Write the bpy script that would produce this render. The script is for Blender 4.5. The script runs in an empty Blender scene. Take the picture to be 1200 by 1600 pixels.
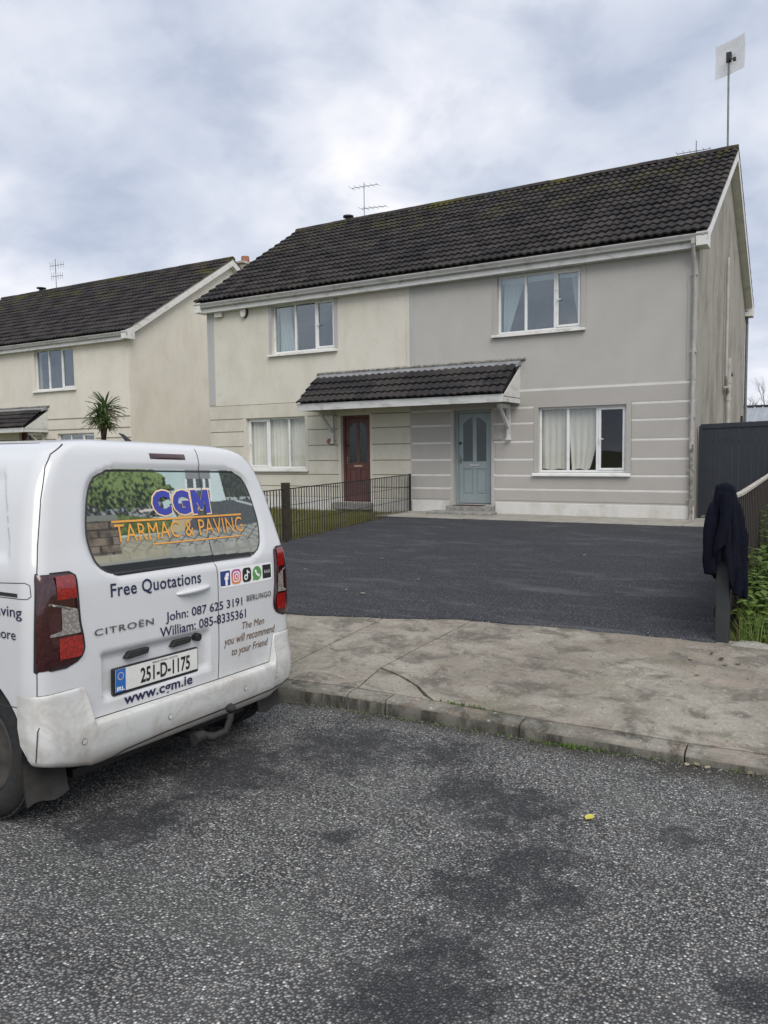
import bpy, bmesh, math, random
import numpy as np
from mathutils import Matrix, Vector, noise
R = math.radians
random.seed(7); rng = np.random.default_rng(7)
SC = bpy.context.scene; COL = SC.collection

# ------------------------------------------------------------------ camera, sky, sun, exposure
def set_camera():
    f, yaw, pitch, roll = 1212.716, 0.52627995, -0.07706163, -0.01232233
    loc = Vector((2.28335, -15.52072, 1.32784))
    fw = Vector((-math.sin(yaw), math.cos(yaw), 0)); rt = Vector((math.cos(yaw), math.sin(yaw), 0)); up = Vector((0, 0, 1))
    f2 = fw*math.cos(pitch)+up*math.sin(pitch); u2 = -fw*math.sin(pitch)+up*math.cos(pitch)
    r = rt*math.cos(roll)+u2*math.sin(roll); u = -rt*math.sin(roll)+u2*math.cos(roll)
    cd = bpy.data.cameras.new('camera'); co = bpy.data.objects.new('camera', cd); COL.objects.link(co)
    m = Matrix((r, u, -f2)).transposed().to_4x4(); m.translation = loc; co.matrix_world = m
    cd.sensor_fit = 'VERTICAL'; cd.sensor_height = 24; cd.lens = f/1600*24; cd.clip_start = .05; cd.clip_end = 3000
    SC.camera = co
set_camera()
SUN_DIR = Vector((.62, -.64, 1.0)).normalized()
def set_sky():
    w = bpy.data.worlds.new('World'); SC.world = w; w.use_nodes = True
    nt = w.node_tree; N = nt.nodes; L = nt.links; N.clear()
    out = N.new('ShaderNodeOutputWorld'); bg = N.new('ShaderNodeBackground'); bg.inputs[1].default_value = 1.0
    sky = N.new('ShaderNodeTexSky'); sky.sky_type = 'NISHITA'; sky.sun_disc = False
    sky.sun_elevation = math.asin(SUN_DIR.z); sky.sun_rotation = math.atan2(SUN_DIR.x, SUN_DIR.y)
    tc = N.new('ShaderNodeTexCoord'); sp = N.new('ShaderNodeSeparateXYZ'); L.new(tc.outputs['Generated'], sp.inputs[0])
    zc = N.new('ShaderNodeMath'); zc.operation = 'MAXIMUM'; zc.inputs[1].default_value = 0; L.new(sp.outputs[2], zc.inputs[0])
    za = N.new('ShaderNodeMath'); za.operation = 'ADD'; za.inputs[1].default_value = .42; L.new(zc.outputs[0], za.inputs[0])
    def div(o):
        d = N.new('ShaderNodeMath'); d.operation = 'DIVIDE'; L.new(o, d.inputs[0]); L.new(za.outputs[0], d.inputs[1]); return d.outputs[0]
    cv = N.new('ShaderNodeCombineXYZ'); L.new(div(sp.outputs[0]), cv.inputs[0]); L.new(div(sp.outputs[1]), cv.inputs[1])
    def nz(scale, detail, rough, dist, off):
        mp = N.new('ShaderNodeMapping'); mp.inputs['Location'].default_value = off; L.new(cv.outputs[0], mp.inputs[0])
        n = N.new('ShaderNodeTexNoise'); n.inputs['Scale'].default_value = scale; n.inputs['Detail'].default_value = detail
        n.inputs['Roughness'].default_value = rough; n.inputs['Distortion'].default_value = dist; L.new(mp.outputs[0], n.inputs['Vector']); return n.outputs[0]
    a = nz(1.9, 4, .5, .15, (3.1, .4, 0)); b = nz(5.5, 6, .55, .2, (1.7, 5.2, 0))
    mx = N.new('ShaderNodeMix'); mx.data_type = 'FLOAT'; mx.inputs[0].default_value = .37; L.new(a, mx.inputs[2]); L.new(b, mx.inputs[3])
    cr = N.new('ShaderNodeValToRGB'); e = cr.color_ramp.elements
    e[0].position = .36; e[0].color = (.335, .375, .465, 1); e[1].position = .65; e[1].color = (.68, .67, .685, 1)
    for p, c in ((.45, (.41, .445, .52, 1)), (.54, (.51, .53, .59, 1))):
        k = e.new(p); k.color = c
    L.new(mx.outputs[0], cr.inputs[0])
    sc = N.new('ShaderNodeMix'); sc.data_type = 'RGBA'; sc.blend_type = 'MULTIPLY'; sc.inputs[0].default_value = 1
    L.new(sky.outputs[0], sc.inputs[6]); sc.inputs[7].default_value = (.06, .06, .06, 1)
    fm = N.new('ShaderNodeMapRange'); fm.inputs[1].default_value = .36; fm.inputs[2].default_value = .48; fm.inputs[3].default_value = .88; fm.inputs[4].default_value = .97; L.new(b, fm.inputs[0])
    m2 = N.new('ShaderNodeMix'); m2.data_type = 'RGBA'; L.new(fm.outputs[0], m2.inputs[0]); L.new(sc.outputs[2], m2.inputs[6]); L.new(cr.outputs[0], m2.inputs[7])
    L.new(m2.outputs[2], bg.inputs[0]); L.new(bg.outputs[0], out.inputs[0])
set_sky()
def set_sun():
    l = bpy.data.lights.new('sun', 'SUN'); l.energy = 1.5; l.angle = R(40); l.color = (1, .96, .9)
    o = bpy.data.objects.new('sun', l); COL.objects.link(o); o.rotation_euler = (-SUN_DIR).to_track_quat('-Z', 'Y').to_euler(); o.location = (0, -10, 30)
set_sun()
SC.view_settings.view_transform = 'Standard'; SC.view_settings.look = 'None'; SC.view_settings.gamma = 1
SC.view_settings.exposure = 0.68; SC.view_settings.use_curve_mapping = False
SC.render.engine = 'CYCLES'; SC.cycles.use_denoising = True; SC.cycles.max_bounces = 8; SC.cycles.transparent_max_bounces = 16

# ------------------------------------------------------------------ materials
class NT:
    def __init__(s, name):
        s.m = bpy.data.materials.new(name); s.m.use_nodes = True; s.t = s.m.node_tree; s.N = s.t.nodes; s.L = s.t.links
        s.p = s.N['Principled BSDF']; s.pos = None
    def n(s, typ, **kw):
        k = s.N.new('ShaderNode'+typ)
        for a, b in kw.items(): setattr(k, a, b)
        return k
    def link(s, a, b): s.L.new(a, b)
    def vec(s, scale=(1, 1, 1), loc=(0, 0, 0), rot=(0, 0, 0)):
        if s.pos is None: s.pos = s.n('NewGeometry').outputs['Position']
        m = s.n('Mapping'); m.inputs['Scale'].default_value = scale; m.inputs['Location'].default_value = loc; m.inputs['Rotation'].default_value = rot
        s.link(s.pos, m.inputs[0]); return m.outputs[0]
    def noise(s, scale, detail=4, rough=.55, dist=0, v=None):
        k = s.n('TexNoise'); k.inputs['Scale'].default_value = scale; k.inputs['Detail'].default_value = detail
        k.inputs['Roughness'].default_value = rough; k.inputs['Distortion'].default_value = dist
        s.link(v if v is not None else s.vec(), k.inputs['Vector']); return k.outputs[0]
    def voro(s, scale, feature='F1', v=None, out='Distance', rnd=1):
        k = s.n('TexVoronoi', feature=feature); k.inputs['Scale'].default_value = scale; k.inputs['Randomness'].default_value = rnd
        s.link(v if v is not None else s.vec(), k.inputs['Vector']); return k.outputs[out]
    def rng(s, x, a, b, c=0., d=1., smooth=False):
        k = s.n('MapRange'); k.interpolation_type = 'SMOOTHSTEP' if smooth else 'LINEAR'
        for i, q in enumerate((a, b, c, d)): k.inputs[i+1].default_value = q
        s.link(x, k.inputs[0]); return k.outputs[0]
    def math(s, op, a, b=None):
        k = s.n('Math', operation=op)
        for i, q in enumerate((a, b)):
            if q is None: continue
            if isinstance(q, (int, float)): k.inputs[i].default_value = q
            else: s.link(q, k.inputs[i])
        return k.outputs[0]
    def mix(s, fac, a, b, mode='MIX'):
        k = s.n('Mix', data_type='RGBA', blend_type=mode)
        for i, q in ((0, fac), (6, a), (7, b)):
            if isinstance(q, (int, float)): k.inputs[i].default_value = q
            elif isinstance(q, tuple): k.inputs[i].default_value = q if len(q) == 4 else q+(1,)
            else: s.link(q, k.inputs[i])
        return k.outputs[2]
    def col(s, c, rough=.8, spec=None):
        if isinstance(c, tuple): s.p.inputs['Base Color'].default_value = c+(1,)
        else: s.link(c, s.p.inputs['Base Color'])
        if isinstance(rough, (int, float)): s.p.inputs['Roughness'].default_value = rough
        else: s.link(rough, s.p.inputs['Roughness'])
        if spec is not None: s.p.inputs['Specular IOR Level'].default_value = spec
    def bump(s, h, strength=.3, dist=.01):
        k = s.n('Bump'); k.inputs['Strength'].default_value = strength; k.inputs['Distance'].default_value = dist
        s.link(h, k.inputs['Height']); s.link(k.outputs[0], s.p.inputs['Normal'])
M = {}
def plain(name, c, rough=.6, var=.12, scale=9, metal=0, bump=0, spec=None, c2=None):
    t = NT(name); n = t.noise(scale, 5)
    lo = tuple(x*(1-var) for x in c); hi = tuple(min(1, x*(1+var)) for x in c)
    t.col(t.mix(t.rng(n, .3, .7), lo, c2 or hi), rough, spec); t.p.inputs['Metallic'].default_value = metal
    if bump: t.bump(t.noise(scale*12, 3), .3, bump)
    M[name] = t.m; return t.m

def render_wall(name, c, stain, amount, sc=1.0, green=None):
    t = NT(name)
    big = t.noise(.7*sc, 6, .6, .4); streak = t.noise(1.3, 6, .6, .5, t.vec((1.1, 1.1, .55)))
    fine = t.noise(60, 3)
    mid = t.noise(4.5, 6, .65, .6)
    a = t.math('MULTIPLY', t.rng(streak, .42, .72, smooth=True), amount)
    base = t.mix(t.rng(big, .3, .7), tuple(x*.94 for x in c), tuple(min(1, x*1.04) for x in c))
    base = t.mix(a, base, stain)
    base = t.mix(t.math('MULTIPLY', t.rng(mid, .50, .75, smooth=True), amount*.55), base, tuple(x*.9 for x in stain))
    if green:
        zz = t.n('SeparateXYZ'); t.link(t.vec(), zz.inputs[0])
        g = t.math('MULTIPLY', t.rng(t.noise(2.2, 7, .65, .5), .47, .68, smooth=True), .55)
        base = t.mix(g, base, green)
    base = t.mix(t.rng(fine, .35, .7, 0, .12), base, tuple(x*.7 for x in c))
    t.col(base, .93, .25); t.bump(t.math('ADD', t.noise(160, 2), t.math('MULTIPLY', mid, .6)), .35, .004)
    M[name] = t.m
render_wall('cream', (.65, .62, .545), (.545, .51, .42), .7)
render_wall('cream_course', (.62, .59, .51), (.49, .46, .375), .6, green=(.52, .505, .385))
render_wall('grey_render', (.46, .445, .415), (.415, .398, .365), .5)
render_wall('grey_course', (.43, .41, .38), (.39, .37, .34), .4)
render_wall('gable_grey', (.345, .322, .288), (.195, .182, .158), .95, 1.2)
render_wall('plinth', (.66, .65, .62), (.42, .40, .33), .7, 2)
render_wall('strip_grey', (.44, .44, .43), (.36, .36, .345), .5)
render_wall('neigh_cream', (.71, .67, .585), (.60, .555, .455), .6)
render_wall('white_band', (.70, .69, .66), (.52, .50, .46), .5, 2)
plain('groove', (.24, .22, .165), .95, .3, 14)
def upvc(name, c, dirt):
    t = NT(name); n = t.noise(3, 7, .68, .8, t.vec((1, 1, 1.8))); t.col(t.mix(t.rng(n, .47, .72, 0, .75, True), c, dirt), .38); M[name] = t.m
upvc('upvc', (.76, .765, .755), (.58, .57, .53)); upvc('fascia', (.60, .60, .58), (.33, .325, .29)); upvc('gutter', (.42, .42, .405), (.20, .195, .17))
upvc('barge', (.68, .67, .64), (.42, .40, .35)); upvc('sill', (.70, .69, .66), (.34, .33, .28))
def tile_mat(name, moss, warm):
    t = NT(name)
    sx = t.n('SeparateXYZ'); t.link(t.vec(), sx.inputs[0])
    cx = t.math('FLOOR', t.math('DIVIDE', sx.outputs[0], .33)); cz = t.math('FLOOR', t.math('DIVIDE', sx.outputs[2], .18))
    cv = t.n('CombineXYZ'); t.link(cx, cv.inputs[0]); t.link(cz, cv.inputs[1])
    wn = t.n('TexWhiteNoise', noise_dimensions='3D'); t.link(cv.outputs[0], wn.inputs[0])
    base = t.mix(wn.outputs[0], (.022, .022, .025), (.060, .053, .051))
    base = t.mix(t.rng(t.noise(7, 6, .65), .42, .7, 0, .65), base, warm)
    base = t.mix(t.rng(t.noise(38, 4, .7), .60, .72, 0, .5), base, (.13, .125, .11))
    g = t.math('MULTIPLY', t.rng(t.noise(1.3, 6, .65, .5), .5, .66, smooth=True), t.rng(sx.outputs[2], 6.7, 8.2, .05, 1.0))
    base = t.mix(t.math('MULTIPLY', g, moss), base, (.075, .07, .022))
    t.col(base, .95, .12); t.bump(t.noise(55, 4, .65), .5, .006); M[name] = t.m
tile_mat('tile', 1.0, (.034, .031, .031)); tile_mat('tile_porch', 0, (.042, .040, .041)); tile_mat('ridge_tile', 1.3, (.05, .045, .04))
plain('roof_deck', (.03, .03, .032), .9)
t = NT('mortar'); t.col(t.mix(t.rng(t.noise(14, 6, .7), .4, .65), (.30, .29, .26), (.07, .07, .05)), .95); t.bump(t.noise(40, 4), .6, .01); M['mortar'] = t.m
plain('lead', (.26, .265, .28), .5, .18, 5, .2)
plain('teal_door', (.265, .315, .318), .42, .07, 3); plain('red_door', (.115, .044, .038), .5, .2, 4)
plain('brass', (.55, .42, .28), .35, .1, 20, .6); plain('chrome', (.62, .62, .6), .22, .05, 20, .9); plain('black', (.012, .012, .013), .5, .2, 30)
plain('interior', (.17, .155, .135), .9, .2, 1.2); plain('interior_red', (.13, .035, .022), .8, .3, 6)
plain('step_stone', (.24, .235, .215), .9, .3, 14, bump=.01); plain('mat', (.06, .03, .022), .95, .4, 60)
plain('iron', (.018, .016, .015), .6, .35, 25); plain('old_timber', (.035, .027, .019), .9, .35, 12, bump=.01)
plain('fence_board', (.026, .019, .015), .85, .4, 9, bump=.006); plain('fence_cap', (.37, .34, .30), .8, .35, 11)
plain('anthracite', (.021, .026, .034), .7, .12, 6); plain('post_grey', (.026, .03, .033), .65, .15, 8)
plain('cloth', (.005, .006, .013), .95, .35, 30, bump=.004, spec=.15); plain('rubber', (.018, .018, .018), .8, .35, 30); plain('flap', (.03, .028, .025), .8, .4, 12)
plain('pipe_grey', (.40, .385, .36), .5, .2, 5); plain('alarm', (.66, .64, .58), .5, .1, 8); plain('dish', (.60, .61, .63), .5, .05, 3)
plain('metal', (.20, .20, .20), .45, .25, 15, .7); plain('bark', (.075, .058, .04), .95, .3, 16, bump=.02); plain('twig', (.11, .095, .075), .95, .3, 3)
plain('slat', (.78, .79, .75), .8, .08, 3); plain('shed_roof', (.29, .315, .34), .5, .12, 3); plain('shed_wall', (.20, .19, .18), .9, .2, 3)
plain('terracotta', (.30, .13, .08), .9, .2, 9)
t = NT('chimney'); t.col(t.mix(t.rng(t.noise(5, 6), .4, .6), (.55, .52, .45), (.38, .34, .28)), .95); M['chimney'] = t.m
def leafmat(name, a, b, rough=.6, trans=.25):
    t = NT(name); oi = t.n('ObjectInfo'); n = t.noise(23, 4)
    t.col(t.mix(t.rng(t.math('ADD', n, t.math('MULTIPLY', oi.outputs['Random'], .4)), .3, 1.0), a, b), rough, .3)
    tr = t.n('BsdfTranslucent'); tr.inputs[0].default_value = b+(1,); ms = t.n('MixShader'); ms.inputs[0].default_value = trans
    t.link(t.p.outputs[0], ms.inputs[1]); t.link(tr.outputs[0], ms.inputs[2]); t.link(ms.outputs[0], t.N['Material Output'].inputs[0]); M[name] = t.m
leafmat('grass', (.075, .085, .022), (.25, .235, .08)); leafmat('weed', (.06, .11, .022), (.17, .25, .06)); leafmat('palm_leaf', (.05, .085, .03), (.13, .19, .075))
leafmat('dry_leaf', (.20, .16, .11), (.40, .35, .26)); leafmat('yellow_leaf', (.62, .55, .09), (.75, .68, .2)); leafmat('dead_leaf', (.05, .03, .015), (.11, .06, .03)); leafmat('dead_frond', (.16, .13, .08), (.26, .21, .13))
def glass(name, tint=(.9, .95, .95), lo=.10, refl=(.9, .95, 1)):
    t = NT(name); lw = t.n('LayerWeight'); lw.inputs[0].default_value = .5
    k = t.rng(t.math('POWER', lw.outputs['Facing'], 4.0), 0, 1, lo, .9)
    tr = t.n('BsdfTransparent'); tr.inputs[0].default_value = tint+(1,); g = t.n('BsdfGlossy'); g.inputs['Roughness'].default_value = .015; g.inputs[0].default_value = refl+(1,)
    n = t.noise(1.1, 2); b = t.n('Bump'); b.inputs['Strength'].default_value = .05; b.inputs['Distance'].default_value = .02; t.link(n, b.inputs['Height']); t.link(b.outputs[0], g.inputs['Normal'])
    ms = t.n('MixShader'); t.link(k, ms.inputs[0]); t.link(tr.outputs[0], ms.inputs[1]); t.link(g.outputs[0], ms.inputs[2])
    t.link(ms.outputs[0], t.N['Material Output'].inputs[0]); M[name] = t.m
glass('glass', lo=.12); glass('glass_low', lo=.035, tint=(.975, .975, .955))
t = NT('door_glass'); t.col(t.mix(t.rng(t.voro(26, 'DISTANCE_TO_EDGE', t.vec((1, 1, .7), rot=(0, R(45), 0)), rnd=.15), .03, .09), (.16, .19, .2), (.035, .045, .05)), .15); t.bump(t.noise(60, 2), .3, .003); M['door_glass'] = t.m
plain('dark_glass', (.03, .038, .04), .12, .2, 9)
def sheer(name, c, k):
    t = NT(name); t.col(c, .9); tl = t.n('BsdfTranslucent'); tl.inputs[0].default_value = c+(1,); tp = t.n('BsdfTransparent')
    a = t.n('MixShader'); a.inputs[0].default_value = .35; t.link(t.p.outputs[0], a.inputs[1]); t.link(tl.outputs[0], a.inputs[2])
    b = t.n('MixShader'); t.link(t.rng(t.noise(7, 5, .6), .4, .7, k*.4, k), b.inputs[0]); t.link(a.outputs[0], b.inputs[1]); t.link(tp.outputs[0], b.inputs[2]); t.link(b.outputs[0], t.N['Material Output'].inputs[0]); M[name] = t.m
sheer('net', (.93, .93, .90), .06); sheer('drape', (.72, .74, .72), .05); sheer('dish_sheet', (.90, .90, .91), .45)

# ground materials
def road_mat():
    t = NT('road')
    col = t.voro(90, 'F1', out='Color'); dist = t.voro(90, 'F1'); sep = t.n('SeparateColor'); t.link(col, sep.inputs[0])
    edge = t.rng(dist, .34, .68)
    chip = t.mix(t.math('POWER', sep.outputs[0], 1.3), (.11, .11, .108), (.47, .47, .45))
    chip = t.mix(t.rng(sep.outputs[1], .93, .97), chip, (.78, .78, .74))
    chip = t.mix(t.rng(sep.outputs[2], .80, .9, 0, .5), chip, (.22, .19, .15))
    binder = t.mix(t.rng(t.noise(2.1, 5, .6), .35, .65), (.035, .036, .038), (.078, .079, .08))
    base = t.mix(edge, chip, binder)
    big = t.noise(.55, 6, .6, .5); mid = t.noise(3.2, 6, .65, .6); fin = t.noise(11, 6, .7, .4)
    # oily / damp patches; those at the van's rear also paint in its shadow
    mask = None
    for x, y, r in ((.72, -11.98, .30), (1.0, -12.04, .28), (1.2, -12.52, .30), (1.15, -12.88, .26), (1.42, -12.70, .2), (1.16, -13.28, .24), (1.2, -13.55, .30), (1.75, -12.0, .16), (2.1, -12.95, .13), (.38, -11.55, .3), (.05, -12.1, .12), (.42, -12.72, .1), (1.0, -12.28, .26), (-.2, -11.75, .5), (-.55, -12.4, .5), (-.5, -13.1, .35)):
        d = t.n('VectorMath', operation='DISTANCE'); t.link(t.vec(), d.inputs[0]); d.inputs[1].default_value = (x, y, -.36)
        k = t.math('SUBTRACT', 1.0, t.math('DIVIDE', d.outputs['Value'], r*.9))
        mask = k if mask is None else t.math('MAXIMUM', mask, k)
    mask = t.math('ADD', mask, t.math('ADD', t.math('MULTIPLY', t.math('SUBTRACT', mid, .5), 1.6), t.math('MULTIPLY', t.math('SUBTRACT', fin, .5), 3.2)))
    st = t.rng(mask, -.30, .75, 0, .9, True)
    # silt and crumbs that collect against the kerb
    sx = t.n('SeparateXYZ'); t.link(t.vec(), sx.inputs[0])
    gut = t.math('ADD', t.rng(sx.outputs[1], -11.42, -11.10), t.math('MULTIPLY', t.math('SUBTRACT', mid, .5), 1.6))
    base = t.mix(t.rng(big, .45, .62, 0, .4, True), base, t.mix(.45, base, (.05, .05, .052)))
    base = t.mix(t.rng(mid, .58, .74, 0, .5, True), base, (.075, .075, .077))
    base = t.mix(t.rng(fin, .60, .72, 0, .45, True), base, (.06, .06, .062))
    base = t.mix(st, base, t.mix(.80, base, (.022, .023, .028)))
    base = t.mix(t.rng(gut, .25, .95, 0, .8, True), base, (.045, .042, .034))
    base = t.mix(t.rng(t.noise(1.1, 4, .5, .3, t.vec(loc=(7, 2, 0))), .55, .7, 0, .20), base, (.12, .145, .12))
    h = t.math('ADD', t.rng(dist, .1, .65, 1, 0), t.math('MULTIPLY', mid, .5))
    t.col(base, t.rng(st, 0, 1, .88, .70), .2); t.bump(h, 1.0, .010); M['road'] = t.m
road_mat()
def tarmac_mat():
    t = NT('tarmac')
    d = t.voro(105, 'F1'); c = t.voro(105, 'F1', out='Color'); s = t.n('SeparateColor'); t.link(c, s.inputs[0])
    chip = t.mix(s.outputs[0], (.046, .048, .056), (.085, .088, .098)); chip = t.mix(t.rng(s.outputs[1], .93, .97), chip, (.30, .30, .29))
    base = t.mix(t.rng(d, .3, .65), chip, (.022, .023, .027))
    sweep = t.noise(1.0, 6, .62, .9, t.vec((1.0, 2.6, 1), rot=(0, 0, R(18)))); sm = t.noise(1.0, 6, .6, .3, t.vec((.6, 1.6, 1), loc=(3, 9, 0)))
    base = t.mix(t.rng(sweep, .50, .74, 0, .5, True), base, (.135, .138, .148)); base = t.mix(t.rng(sm, .45, .65, 0, .4), base, (.035, .037, .043))
    base = t.mix(t.rng(t.noise(9, 6, .75, 1.0, t.vec((1, 2.2, 1))), .65, .77, 0, .5), base, (.17, .17, .165))
    t.col(base, t.rng(sm, .3, .7, .8, .95), .18); t.bump(t.math('ADD', t.rng(d, .1, .6, 1, 0), t.noise(5, 5)), .4, .006); M['tarmac'] = t.m
tarmac_mat()
def concrete(name, c, dark, tint, k=1.):
    t = NT(name); a = t.noise(1.3, 7, .65, .6); b = t.noise(3.6, 8, .72, .5, t.vec((1.0, 1.15, 1))); f = t.noise(75, 5, .75); g = t.noise(19, 7, .75, .5, t.vec((1, 1.5, 1)))
    base = t.mix(t.rng(a, .36, .64, smooth=True), c, tint); base = t.mix(t.rng(b, .45, .64, 0, .85*k, True), base, dark)
    base = t.mix(t.rng(g, .52, .66, 0, .6*k), base, tuple(x*.5 for x in c)); base = t.mix(t.rng(f, .50, .66, 0, .55), base, tuple(x*.42 for x in c))
    base = t.mix(t.rng(t.noise(26, 6, .8, .4, t.vec((1, 1.2, 1), loc=(5, 5, 0))), .58, .68, 0, .75*k), base, (.52, .49, .43))
    base = t.mix(t.rng(t.noise(2.4, 6, .7, .8, t.vec(loc=(1, 8, 0))), .54, .68, 0, .5*k), base, (.14, .138, .095))
    base = t.mix(t.rng(t.noise(1.7, 6, .7, .8, t.vec(loc=(9, 3, 0))), .55, .7, 0, .4*k), base, (.30, .235, .19))
    t.col(base, .92, .25); t.bump(t.math('ADD', t.noise(45, 6, .7), t.math('MULTIPLY', b, .8)), .55, .009); M[name] = t.m
t = NT('kerb_face'); dr = t.noise(7, 6, .7, .3, t.vec((1, 1, .25))); t.col(t.mix(t.rng(t.noise(30, 5, .7), .5, .68, 0, .6), t.mix(t.rng(dr, .40, .62, smooth=True), (.16, .152, .13), (.05, .047, .04)), (.10, .10, .07)), .95, .2); t.bump(t.noise(40, 6, .7), .6, .01); M['kerb_face'] = t.m
concrete('concrete', (.325, .30, .252), (.115, .104, .086), (.225, .20, .163), 1.1); concrete('kerb', (.25, .238, .205), (.055, .052, .042), (.145, .136, .112), 1.2); concrete('path', (.37, .355, .315), (.22, .21, .18), (.30, .285, .25), .7)
t = NT('soil'); t.col(t.mix(t.rng(t.noise(9, 6, .7), .4, .65), (.045, .036, .022), (.06, .065, .025)), .97); t.bump(t.noise(30, 5), .7, .03); M['soil'] = t.m
t = NT('ground'); t.col(t.mix(t.rng(t.noise(1.4, 6, .7), .4, .62), (.12, .11, .05), (.085, .11, .035)), .97); t.bump(t.noise(22, 5), .6, .03); M['ground'] = t.m
plain('stone_chip', (.17, .165, .15), .9, .6, 40)

# ------------------------------------------------------------------ mesh helpers
class MB:
    def __init__(s): s.v = []; s.f = []; s.mi = []
    def add(s, vs, fs, mi=0):
        o = len(s.v); s.v += [tuple(map(float, p)) for p in vs]; s.f += [tuple(i+o for i in f) for f in fs]; s.mi += [mi]*len(fs); return s
    def box(s, x0, x1, y0, y1, z0, z1, mi=0):
        return s.add([(x0, y0, z0), (x1, y0, z0), (x1, y1, z0), (x0, y1, z0), (x0, y0, z1), (x1, y0, z1), (x1, y1, z1), (x0, y1, z1)],
                     [(0, 3, 2, 1), (4, 5, 6, 7), (0, 1, 5, 4), (1, 2, 6, 5), (2, 3, 7, 6), (3, 0, 4, 7)], mi)
    def bar(s, a, b, wx, wz, up=(0, 0, 1), mi=0):
        a = Vector(a); b = Vector(b); d = (b-a).normalized(); x = d.cross(Vector(up))
        if x.length < 1e-5: x = d.cross(Vector((1, 0, 0)))
        x.normalize(); z = x.cross(d)
        P = [p+x*(i*wx/2)+z*(j*wz/2) for p in (a, b) for i, j in ((-1, -1), (1, -1), (1, 1), (-1, 1))]
        return s.add(P, [(0, 1, 2, 3), (7, 6, 5, 4), (0, 4, 5, 1), (1, 5, 6, 2), (2, 6, 7, 3), (3, 7, 4, 0)], mi)
    def prism(s, poly, fn, c0, c1, mi=0):
        n = len(poly); V = [fn(a, b, c0) for a, b in poly]+[fn(a, b, c1) for a, b in poly]
        return s.add(V, [tuple(range(n-1, -1, -1)), tuple(range(n, 2*n))]+[(i, (i+1) % n, n+(i+1) % n, n+i) for i in range(n)], mi)
    def tube(s, pts, rad, n=8, cap=True, mi=0):
        P = [Vector(p) for p in pts]; m = len(P); rad = rad if isinstance(rad, (list, tuple)) else [rad]*m
        V = []; ref = None
        for i in range(m):
            d = (P[min(i+1, m-1)]-P[max(i-1, 0)]).normalized()
            if ref is None: ref = d.orthogonal().normalized()
            x = (ref-d*ref.dot(d)).normalized(); y = d.cross(x); ref = x
            V += [P[i]+(x*math.cos(2*math.pi*k/n)+y*math.sin(2*math.pi*k/n))*rad[i] for k in range(n)]
        F = [(i*n+k, i*n+(k+1) % n, (i+1)*n+(k+1) % n, (i+1)*n+k) for i in range(m-1) for k in range(n)]
        if cap: F += [tuple(range(n-1, -1, -1)), tuple(range((m-1)*n, m*n))]
        return s.add(V, F, mi)
    def lathe(s, prof, fn, n=32, mi=0):
        m = len(prof); V = []
        for a, r in prof:
            for k in range(n): V.append(fn(a, r*math.cos(2*math.pi*k/n), r*math.sin(2*math.pi*k/n)))
        return s.add(V, [(i*n+k, i*n+(k+1) % n, (i+1)*n+(k+1) % n, (i+1)*n+k) for i in range(m-1) for k in range(n)], mi)
    def grid(s, nu, nv, fn, mi=0):
        V = [fn(i/nu, j/nv) for j in range(nv+1) for i in range(nu+1)]
        return s.add(V, [(j*(nu+1)+i, j*(nu+1)+i+1, (j+1)*(nu+1)+i+1, (j+1)*(nu+1)+i) for j in range(nv) for i in range(nu)], mi)
    def mesh(s, name, mats, smooth=False, fix=False):
        me = bpy.data.meshes.new(name); me.from_pydata(s.v, [], s.f); 
        for m in (mats if isinstance(mats, (list, tuple)) else [mats]): me.materials.append(M[m])
        me.polygons.foreach_set('material_index', s.mi)
        if fix:
            b = bmesh.new(); b.from_mesh(me); bmesh.ops.recalc_face_normals(b, faces=b.faces); b.to_mesh(me); b.free()
        if smooth: me.polygons.foreach_set('use_smooth', [True]*len(me.polygons))
        me.update(); return me
    def build(s, name, mats, parent=None, smooth=False, bevel=0, fix=True, auto=None):
        o = link(name, s.mesh(name, mats, smooth, fix), parent)
        if bevel:
            k = o.modifiers.new('bevel', 'BEVEL'); k.width = bevel; k.segments = 2; k.limit_method = 'ANGLE'
        if auto: o.data.set_sharp_from_angle(angle=R(auto))
        return o
def link(name, me, parent=None):
    o = bpy.data.objects.new(name, me); COL.objects.link(o)
    if parent: adopt(o, parent)
    return o
def adopt(o, parent):
    o.parent = parent; o.matrix_parent_inverse = parent['_inv'] if False else WORLD[parent.name].inverted()
WORLD = {}
def reg(o, m=None):
    WORLD[o.name] = m if m is not None else Matrix.Identity(4); return o
_link = link
def link(name, me, parent=None):
    o = bpy.data.objects.new(name, me); COL.objects.link(o); reg(o)
    if parent: adopt(o, parent)
    return o
def thing(name, label, cat, loc=(0, 0, 0), group=None):
    o = bpy.data.objects.new(name, None); COL.objects.link(o); o.location = loc; o.empty_display_size = .2
    reg(o, Matrix.Translation(loc)); return tag(o, label, cat, group)
def tag(o, label, cat, group=None):
    o['label'] = label; o['category'] = cat
    if group: o['group'] = group
    return o
def kind(o, k): o['kind'] = k; return o

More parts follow.
